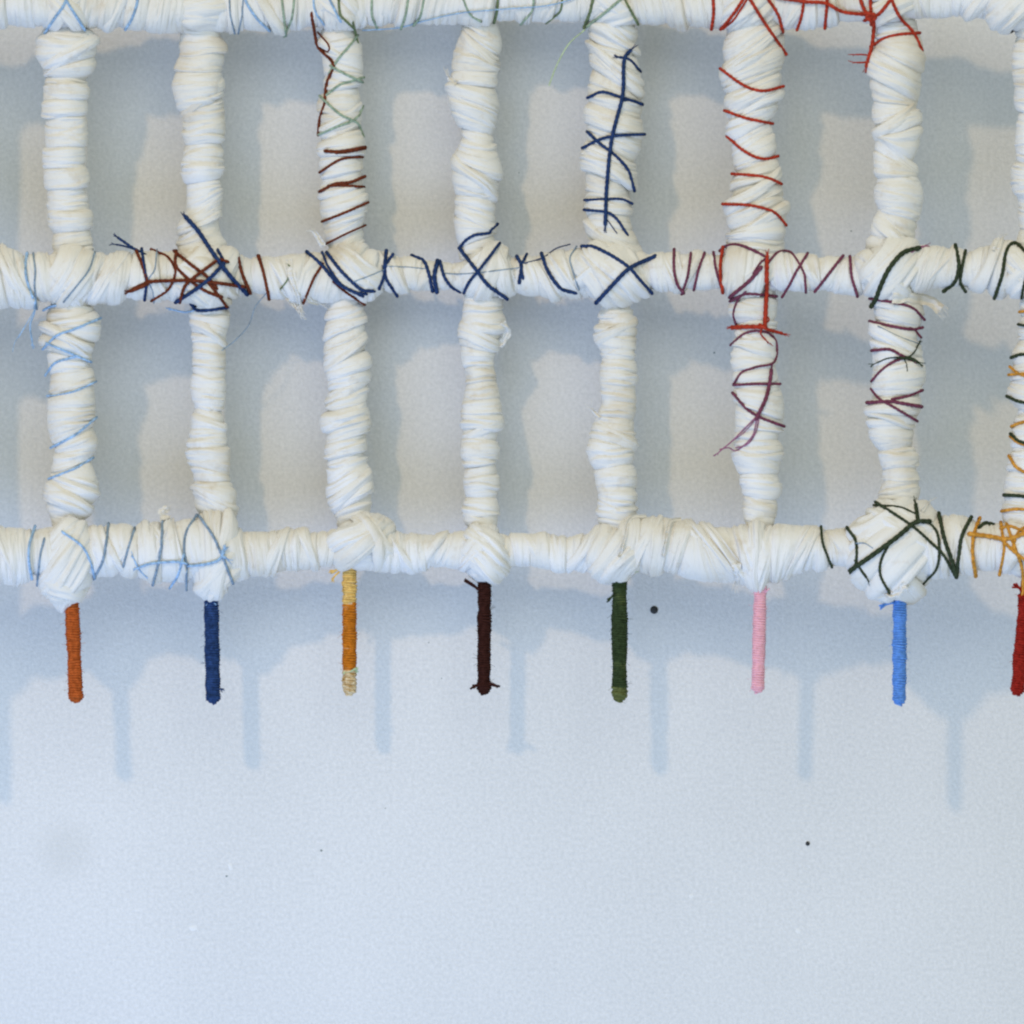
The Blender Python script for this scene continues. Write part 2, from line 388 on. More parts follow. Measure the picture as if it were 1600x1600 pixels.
H_PROF = {
 'top': [(-220,-42,42),(40,-42,43),(90,-38,47),(170,-40,49),(230,-38,50),(300,-40,50),(360,-38,51),(450,-38,49),(500,-35,46),(600,-40,43),(660,-45,36),(750,-46,33),(830,-45,34),(900,-44,35),(1000,-42,39),(1080,-38,47),(1170,-38,44),(1260,-38,43),(1330,-40,38),(1430,-48,28),(1530,-48,27),(1580,-44,42),(1640,-44,42),(1800,-44,36)],
 'mid': [(-220,392,470),(0,382,482),(39,397,478),(90,392,474),(147,394,475),(184,394,471),(223,394,468),(262,394,468),(320,396,472),(375,402,462),(407,402,461),(434,400,464),(466,400,471),(487,396,472),(545,390,465),(597,394,456),(623,399,457),(662,402,455),(683,410,455),(707,408,455),(757,398,460),(809,403,458),(839,398,463),(866,393,474),(887,387,470),(955,390,465),(1015,395,453),(1049,393,455),(1089,395,455),(1115,394,456),(1170,390,458),(1232,391,457),(1267,401,455),(1311,401,455),(1332,401,457),(1395,390,460),(1442,384,458),(1490,384,454),(1508,391,453),(1521,389,455),(1560,375,461),(1600,379,458),(1800,385,458)],
 'bottom': [(-220,824,905),(0,822,915),(45,826,904),(100,822,905),(170,817,901),(210,822,900),(249,811,912),(300,810,908),(340,815,908),(378,825,904),(402,826,902),(437,830,896),(466,826,891),(505,829,888),(560,820,890),(623,826,899),(662,834,891),(702,832,888),(757,828,890),(802,835,884),(852,832,891),(887,837,891),(918,829,900),(960,822,902),(1005,805,900),(1036,810,899),(1076,815,904),(1128,817,909),(1154,822,912),(1185,824,908),(1211,818,909),(1259,819,894),(1285,825,891),(1311,825,889),(1380,815,900),(1474,809,900),(1508,809,898),(1547,817,896),(1600,820,898),(1800,820,898)],
}
H_CREASE = {
 'top': [(-30,0),(5,.05),(46,.15),(92,.0),(133,-.2),(165,-.2),(196,-.2),(228,-.15),(266,-.2),(310,0),(357,.1),(376,.1),(406,.25),(440,.1),(460,0),(482,.1),(510,0),(570,.1),(600,-.1),(630,-.2),(657,-.2),(698,-.2),(745,0),(800,.1),(832,-.2),(868,-.2),(905,0),(960,0),(1005,.2),(1034,.2),(1062,.2),(1100,.1),(1165,0),(1225,-.2),(1248,-.3),(1272,0),(1302,.1),(1340,.2),(1395,0),(1450,.1),(1492,.1),(1532,-.3),(1590,0),(1640,0)],
 'mid': [(-40,.1),(0,.2),(38,.1),(80,.2),(148,-.35),(175,-.15),(202,-.15),(224,.1),(246,.1),(275,-.2),(330,0),(376,0),(394,.05),(412,.2),(440,.3),(466,-.3),(494,-.3),(550,.1),(598,.1),(626,.2),(652,-.2),(681,.1),(708,.1),(760,0),(812,0),(838,.2),(860,.3),(890,.3),(950,.2),(1012,.2),(1036,.2),(1062,.1),(1090,-.2),(1120,.1),(1170,0),(1226,.2),(1254,.3),(1277,.1),(1302,-.3),(1338,.2),(1390,-.4),(1440,-.5),(1470,-.4),(1494,.1),(1511,0),(1528,-.2),(1552,-.2),(1578,-.2),(1640,0)],
 'bottom': [(-40,0),(0,.1),(46,0),(100,.1),(154,.2),(175,.3),(196,-.2),(212,.0),(232,.05),(252,0),(280,.25),(330,.1),(380,.1),(420,.05),(441,.1),(467,.0),(491,0),(520,-.15),(575,-.2),(634,.1),(661,.1),(681,-.3),(706,-.2),(756,0),(806,.2),(830,-.1),(856,.1),(880,0),(900,-.3),(925,-.4),(962,-.2),(1000,0),(1040,-.2),(1068,-.3),(1102,.5),(1132,.5),(1160,.3),(1210,0),(1244,-.4),(1264,-.4),(1286,.1),(1330,.3),(1400,0),(1478,.1),(1520,-.1),(1552,0),(1640,0)],
}
TWIST = {      # (place along the bar, width, slope): strips drawn steeply over the others
 '1A': [(78, 26, -.5)], '1B': [(536, 18, .5), (778, 22, .8)], '2A': [(150, 20, -.55), (338, 20, -.7)], '2B': [(516, 16, .6), (784, 20, .9)],
 '3A': [(82, 18, .7), (192, 18, -.6), (384, 16, -.6)], '3B': [(548, 16, -.7), (648, 16, -.6), (768, 18, -.7)], '4A': [(84, 22, .9), (178, 24, .8), (284, 20, .8), (340, 14, .6)],
 '4B': [(526, 20, .5), (676, 14, -.4)], '5A': [(48, 20, .8), (108, 22, .8), (260, 18, .6), (392, 24, 1.0)], '5B': [(518, 16, -.4), (684, 18, .5)],
 '6A': [(84, 20, -.8), (168, 14, -.7), (300, 18, -.6), (356, 16, -.7)], '6B': [(534, 16, .6), (652, 14, .4)],
 '7A': [(112, 26, .7), (192, 18, -.6), (238, 14, .9), (362, 18, .8)], '7B': [(536, 16, .6), (580, 18, -.5), (650, 14, .3)],
 'top': [(186, 16, -.5), (414, 16, .6), (640, 18, -.6), (1050, 18, .5), (1250, 18, -.7), (1545, 22, -.7)],
 'mid': [(20, 22, .5), (162, 20, -.6), (236, 14, .5), (446, 18, .6), (474, 16, -.7), (612, 18, .6), (664, 16, -.5), (850, 16, .6), (874, 14, .6), (1040, 18, .5), (1078, 16, -.5), (1262, 18, .6), (1320, 16, -.6), (1456, 18, -.8), (1540, 18, -.5)],
 'bottom': [(18, 20, .4), (170, 14, .6), (190, 14, -.6), (240, 14, -.5), (268, 16, .6), (430, 18, -.4), (480, 16, .4), (620, 18, .6), (672, 14, -.6), (840, 16, .5), (908, 16, -.7), (1002, 16, -.5), (1052, 16, -.6), (1110, 20, .8), (1140, 16, .8), (1236, 16, -.6), (1258, 12, -.7), (1318, 20, .5), (1500, 18, .3)],
}
COLNAME = {'0': 'off the left edge', '1': 'above the rust orange peg', '2': 'above the navy peg', '3': 'above the ochre peg', '4': 'above the brown peg',
           '5': 'above the dark green peg', '6': 'above the pink peg', '7': 'above the light blue peg', '8': 'above the red peg'}
for k, prof in V_PROF.items():
    b = Bar(prof, True)
    core = bar_core(b, 'vertical_bar', ('upper' if k[1] == 'A' else 'lower') + ' cloth-wrapped upright ' + COLNAME[k[0]])
    cr = V_CREASE.get(k)
    if cr:
        for i in range(len(cr) - 1):
            strip_on_bar(b, cr[i], cr[i + 1], random.Random(k + str(i)), core)
        for y, w, sl in TWIST.get(k, []):
            strip_on_bar(b, (y - w / 2, sl), (y + w / 2, sl * random.Random(k + str(y)).uniform(.7, 1.2)), random.Random('t' + k + str(y)), core, raise_=0.05)
for k, prof in H_PROF.items():
    b = Bar(prof, False)
    core = bar_core(b, 'horizontal_bar', {'top': 'topmost', 'mid': 'middle', 'bottom': 'lowest'}[k] + ' cloth-wrapped crossbar of the lattice')
    cr = H_CREASE[k]
    for i in range(len(cr) - 1):
        strip_on_bar(b, cr[i], cr[i + 1], random.Random(k + str(i)), core)
    for x, w, sl in TWIST.get(k, []):
        strip_on_bar(b, (x - w / 2, sl), (x + w / 2, sl * random.Random(k + str(x)).uniform(.7, 1.2)), random.Random('t' + k + str(x)), core, raise_=0.06)

# knots where the bars cross: belts of cloth drawn diagonally round a lump
def knot(cx, cy, rx, ry, belts, seed, label, rz=None, lift=0):
    rng = random.Random(seed)
    rx, ry = rx * 1.09, ry * (1.09 if cy > 300 else 1.0)
    rz = rz or 0.5 * (min(rx, ry) + 46)
    base = float(standoff(cx, cy)) + lift
    def surf(u, rr):
        return unproject(cx + rx * u[..., 0] * rr, cy + ry * u[..., 1] * rr, base + rz * u[..., 2] * rr)
    nth, n = 32, 16
    th = np.linspace(-np.pi, np.pi, nth + 1)
    la = np.linspace(-1.45, 1.45, n)
    TH, LA = np.meshgrid(th, la, indexing='ij')
    u = np.stack([np.cos(LA) * np.sin(TH), np.sin(LA), np.cos(LA) * np.cos(TH)], -1)
    P = surf(u, 0.86).reshape(-1, 3)
    fs = grid_faces(nth + 1, n, False); fs.append(tuple(i * n for i in range(nth))); fs.append(tuple(i * n + n - 1 for i in reversed(range(nth))))
    collect(P, fs)
    core = mesh_obj('knot', P, fs, CLOTH, root, np.stack([TH * 40, LA * 40], -1).reshape(-1, 2))
    core['label'] = label
    for (ang, l0, l1, lay) in belts:
        a = math.radians(ang)
        ax, nx = np.array([math.cos(a), math.sin(a), 0]), np.array([-math.sin(a), math.cos(a), 0])
        nth = 60
        L = abs(l1 - l0) * 45
        nv = int(np.clip(L / 1.2, 12, 46))
        th = np.linspace(-np.pi, np.pi, nth + 1)
        v = np.linspace(0, 1, nv)
        TH, V = np.meshgrid(th, v, indexing='ij')
        w1, w2 = wob(rng), wob(rng)
        A0 = l0 - 0.10 + 0.07 * w1(TH); A1 = l1 + 0.10 + 0.07 * w2(TH)
        LA = A0 + (A1 - A0) * V
        flip = rng.random() < 0.5
        Vd = 1 - V if flip else V
        prof = lay * 0.75 - 0.05 + 0.06 * Vd ** 0.6 - np.clip((Vd - 0.86) / 0.14, 0, 1) ** 2 * 0.09 - np.clip((0.2 - Vd) / 0.2, 0, 1) ** 2 * 0.05
        fold = np.zeros_like(V)
        for _ in range(3):
            kk = rng.uniform(1.0, max(1.6, L / 11)); ph = rng.uniform(0, 6.28); wp, ww = wob(rng, 3), wob(rng, 3)
            fold += np.sin(2 * np.pi * kk * V + ph + 1.8 * wp(TH)) * (0.5 + 0.5 * ww(TH))
        rr = 1 + prof + 0.018 * fold + 0.06 * wob(rng, 4, 2)(TH) * np.sin(np.pi * V) + 0.05 * np.sin(np.pi * V)
        rr = rr + creases(rng, TH, V, L, 9.5) * 3.8 / 45 + rng.uniform(-.03, .04)
        u = (np.cos(LA) * np.cos(TH))[..., None] * np.array([0, 0, 1.0]) + (np.cos(LA) * np.sin(TH))[..., None] * nx + np.sin(LA)[..., None] * ax
        P = surf(u, rr).reshape(-1, 3)
        fs = grid_faces(nth + 1, nv, False)
        collect(P, fs)
        uv = np.stack([TH * 45, V * L + rng.uniform(0, 900)], -1).reshape(-1, 2)
        mesh_obj('knot_strip', P, fs, CLOTH, core, uv)
# axis angle: picture degrees, 0 = axis along +x; the strip runs at right angles to its axis
UP, DN = 45, -45     # axis +45 (down right) -> strip rises to the right; axis -45 -> strip falls to the right
def kl(row, c):
    return row + ' knot ' + COLNAME[c].replace('above', 'in line with')
KN = [
 (100, 8, 40, 46, [(UP,-.9,-.3,0),(UP,-.3,.35,.02),(DN,-.35,.3,.05)], 'top', '1'),
 (312, 6, 45, 48, [(85,-.9,-.2,0),(80,-.2,.5,.02),(95,.4,1.1,.0)], 'top', '2'),
 (528, 6, 40, 44, [(UP,-.9,-.2,0),(DN,-.6,.1,.03),(DN,.1,.7,.02)], 'top', '3'),
 (748, 0, 42, 42, [(10,-.8,-.1,0),(5,-.1,.6,.02)], 'top', '4'),
 (958, 2, 46, 46, [(UP,-.8,-.1,0),(DN,-.5,.2,.04),(60,.3,1.0,.01)], 'top', '5'),
 (1172, 4, 50, 50, [(UP,-.9,-.3,0),(UP,-.3,.3,.03),(UP,.3,.9,.01)], 'top', '6'),
 (1395, 0, 46, 46, [(80,-.9,-.1,0),(60,-.1,.6,.03)], 'top', '7'),
 (1600, 5, 58, 52, [(UP,-.9,-.3,0),(UP,-.3,.3,.03),(DN,-.2,.4,.04)], 'top', '8'),
 (110, 432, 42, 46, [(DN,-.9,-.3,0),(30,-.75,-.1,.02),(40,-.1,.5,.04),(35,.4,1.0,.01)], 'middle', '1'),
 (318, 432, 56, 50, [(UP,-.9,-.3,0),(DN,-.8,-.1,.02),(DN,-.1,.5,.03),(20,.2,.8,.04)], 'middle', '2'),
 (550, 428, 48, 45, [(UP,-.9,-.2,0),(-60,-.5,.1,.03),(-50,.1,.6,.05),(10,.4,1.0,.01)], 'middle', '3'),
 (764, 426, 47, 44, [(UP,-.8,-.2,0),(20,-.4,.3,.03),(-20,.2,.8,.02)], 'middle', '4'),
 (955, 428, 60, 48, [(UP,-.9,-.3,0),(-35,-.7,-.05,.04),(-40,-.05,.5,.05),(-30,.45,1.0,.0)], 'middle', '5'),
 (1172, 424, 50, 42, [(5,-.9,-.2,0),(10,-.2,.4,.02),(UP,.0,.6,.03)], 'middle', '6'),
 (1396, 420, 52, 48, [(DN,-.8,-.2,0),(40,-.8,-.3,.02),(40,-.3,.2,.04),(45,.2,.7,.03)], 'middle', '7'),
 (1612, 420, 52, 44, [(DN,-.6,.1,0),(UP,-.3,.4,.03)], 'middle', '8'),
 (102, 876, 42, 66, [(-75,-1.1,-.5,0),(60,-.9,-.3,.02),(50,-.35,.2,.05),(40,.2,.75,.03),(70,.6,1.15,.0)], 'bottom', '1'),
 (336, 864, 44, 66, [(-10,-.9,-.3,0),(0,-.35,.15,.03),(15,.1,.6,.04),(60,.3,1.0,.0)], 'bottom', '2'),
 (566, 850, 52, 45, [(0,.4,1.0,0),(60,-.8,-.2,.02),(48,-.25,.3,.05),(-30,.2,.7,.03)], 'bottom', '3'),
 (757, 868, 38, 47, [(UP,-.9,-.2,0),(-55,-.6,.0,.03),(-50,.0,.6,.06),(-60,.5,1.0,.01)], 'bottom', '4'),
 (958, 864, 46, 42, [(20,-.9,-.3,0),(35,-.3,.2,.02),(40,.15,.6,.05),(30,.5,.95,.02)], 'bottom', '5'),
 (1184, 868, 33, 50, [(-20,-.9,-.3,0),(0,-.3,.25,.03),(25,.1,.65,.04)], 'bottom', '6'),
 (1404, 862, 72, 74, [(60,-1.1,-.55,0),(-45,-.9,-.25,.01),(50,-.55,.0,.03),(40,.0,.55,.05),(-60,.35,.95,.04)], 'bottom', '7'),
 (1606, 860, 46, 48, [(UP,-.8,-.1,0),(DN,-.3,.4,.03)], 'bottom', '8'),
 (-92, 6, 44, 46, [(UP,-.5,.4,.02)], 'top', '0'), (-92, 430, 44, 46, [(UP,-.5,.4,.02)], 'middle', '0'), (-92, 868, 44, 56, [(UP,-.5,.4,.02)], 'bottom', '0'),
]
for i, (cx, cy, rx, ry, belts, row, c) in enumerate(KN):
    knot(cx, cy, rx, ry, belts, 100 + i, kl(row, c), lift=3)

# ------------------------------------------------------------------ tubes, yarn
def tube(path, rad, sides=6, cap=True):
    P = np.asarray(path, float)
    n = len(P)
    rad = np.broadcast_to(np.asarray(rad, float), (n,))
    T = np.gradient(P, axis=0)
    T /= np.linalg.norm(T, axis=1)[:, None] + 1e-12
    ref = np.array([0, 1.0, 0])
    A = np.cross(T, ref); bad = np.linalg.norm(A, axis=1) < 0.2
    A[bad] = np.cross(T[bad], np.array([1.0, 0, 0.3]))
    A /= np.linalg.norm(A, axis=1)[:, None]
    B = np.cross(T, A)
    ang = np.linspace(0, 2 * np.pi, sides, endpoint=False)
    V = P[:, None, :] + rad[:, None, None] * (np.cos(ang)[None, :, None] * A[:, None, :] + np.sin(ang)[None, :, None] * B[:, None, :])
    vs = V.reshape(-1, 3)
    fs = [(i * sides + j, i * sides + (j + 1) % sides, (i + 1) * sides + (j + 1) % sides, (i + 1) * sides + j) for i in range(n - 1) for j in range(sides)]
    if cap:
        fs.append(tuple(reversed(range(sides)))); fs.append(tuple((n - 1) * sides + j for j in range(sides)))
    return vs, fs, A, B
def merge(parts):
    vs, fs, n = [], [], 0
    for v, f in parts:
        vs.append(v); fs.extend([tuple(i + n for i in q) for q in f]); n += len(v)
    return np.concatenate(vs), fs
def resample(P, step):
    P = np.asarray(P, float)
    # Catmull-Rom through the points, then even spacing
    if len(P) > 2:
        Q = np.vstack([2 * P[0] - P[1], P, 2 * P[-1] - P[-2]])
        out = []
        for i in range(1, len(Q) - 2):
            for t in np.linspace(0, 1, 14, endpoint=False):
                a, b, c, d = Q[i - 1], Q[i], Q[i + 1], Q[i + 2]
                out.append(0.5 * (2 * b + (c - a) * t + (2 * a - 5 * b + 4 * c - d) * t * t + (3 * b - a - 3 * c + d) * t ** 3))
        out.append(P[-1]); P = np.array(out)
    d = np.concatenate([[0], np.cumsum(np.linalg.norm(np.diff(P, axis=0), axis=1))])
    m = max(4, int(d[-1] / step))
    s = np.linspace(0, d[-1], m)
    return np.stack([np.interp(s, d, P[:, k]) for k in range(P.shape[1])], -1)
BVH = BVHTree.FromPolygons([tuple(v) for v in np.concatenate(BV)], BF)
CAMP = Vector((0, CAMY, 0))
def depth_at(px, py):
    w = Vector(unproject(px, py, DREF))
    loc, nor, idx, dist = BVH.ray_cast(CAMP, (w - CAMP).normalized())
    return None if loc is None else -loc.y / S
def smooth1(a, n):
    for _ in range(n):
        b = np.pad(a, 1, mode='edge'); a = 0.25 * b[:-2] + 0.5 * b[1:-1] + 0.25 * b[2:]
    return a

def thread(color, pts, width, origin, tails=(False, False), lift=0.0, label=None, zoom=0.2625):
    """a two-ply thread laid over the cloth along a traced line; tails: which ends hang loose"""
    ox, oy = origin
    P = resample([(ox + x * zoom, oy + y * zoom) for x, y in pts], 2.5)
    rng = random.Random(str(pts) + color)
    r = width * 0.9 / 2.0
    dep = [depth_at(x, y) for x, y in P]
    ok = [i for i, d in enumerate(dep) if d is not None]
    if not ok:
        dep = np.full(len(P), float(standoff(P[0, 0], P[0, 1])) + 30); ok = [0]
    else:
        dep = np.interp(np.arange(len(P)), ok, [dep[i] for i in ok])
        # over a gap the line keeps to the front of the bars
        for i in range(1, len(dep)):
            pass
    h = dep + r * 0.35 + lift
    for _ in range(2):
        h = np.maximum(h, smooth1(h, 5))
    h = smooth1(h, 2)
    px, py = list(P[:, 0]), list(P[:, 1]); h = list(h)
    # where a line runs to the edge of a bar, carry it round behind
    for end in (0, 1):
        if tails[end]:
            continue
        a, b = (np.array([px[0], py[0]]), np.array([px[min(3, len(px) - 1)], py[min(3, len(py) - 1)]])) if end == 0 else (np.array([px[-1], py[-1]]), np.array([px[-min(4, len(px))], py[-min(4, len(py))]]))
        dv = (a - b) / (np.linalg.norm(a - b) + 1e-9)
        hd = h[0] if end == 0 else h[-1]
        edge = None
        for q in range(1, 15):
            dd = depth_at(*(a + dv * q))
            if dd is None or dd < hd - 26:
                edge = q; break
        ext = []
        if edge is not None:
            e = a + dv * max(0.0, edge - 0.5)
            hd2 = depth_at(*(a + dv * max(0, edge - 1))) or hd
            ext = [(*(a + dv * max(0.0, edge * 0.6)), 0.5 * (hd + hd2) + r * 0.6), (*e, min(hd, hd2) + 0 * r), (*(e + dv * 0.6), min(hd, hd2) - 12), (*(e - dv * 3), min(hd, hd2) - 26)]
        else:
            ext = [(*(a + dv * 2), hd - r * 1.5), (*(a + dv * 3), hd - r * 4)]   # slips under the cloth
        if end == 0:
            for e in ext:
                px.insert(0, e[0]); py.insert(0, e[1]); h.insert(0, e[2])
        else:
            for e in ext:
                px.append(e[0]); py.append(e[1]); h.append(e[2])
    W = unproject(np.array(px), np.array(py), np.array(h))
    W = resample(W, 1.6 * S)
    W += smooth1(np.array([[rng.gauss(0, 1) for _ in range(3)] for _ in W]).T.reshape(-1), 0).reshape(3, -1).T * 0.10 * S
    n = len(W)
    parts = []
    _, _, A, B = tube(W, r * S, 4)
    pitch = max(8.0, width * 2.6) * S
    seg = np.concatenate([[0], np.cumsum(np.linalg.norm(np.diff(W, axis=0), axis=1))])
    ph0 = rng.uniform(0, 6.28)
    plies = 2
    for k in range(plies):
        ph = 2 * np.pi * seg / pitch + ph0 + k * 2 * np.pi / plies
        Q = W + (np.cos(ph)[:, None] * A + np.sin(ph)[:, None] * B) * (r * 0.24 * S)
        rr = np.full(n, r * 0.80 * S)
        v, f, _, _ = tube(Q, rr, 6)
        parts.append((v, f))
    for end in (0, 1):                         # a loose end frays into fibres
        if tails[end] and width > 2.5:
            a = W[0] if end == 0 else W[-1]
            b = W[min(4, n - 1)] if end == 0 else W[-min(5, n)]
            dv = (a - b) / (np.linalg.norm(a - b) + 1e-9)
            for _ in range(6):
                jit = np.array([rng.uniform(-1, 1), rng.uniform(-.6, .3), rng.uniform(-1, 1)])
                L = rng.uniform(5, 12) * S
                fp = [a - dv * 2 * S + jit * r * .3 * S, a + dv * L * .5 + jit * r * .5 * S, a + dv * L + jit * L * 0.35]
                v, f, _, _ = tube(resample(fp, 2 * S), 0.55 * S, 4)
                parts.append((v, f))
    v, f = merge(parts)
    o = mesh_obj('binding_thread', v, f, Y[color], root)
    o['label'] = label or (color + ' binding thread')
    return o

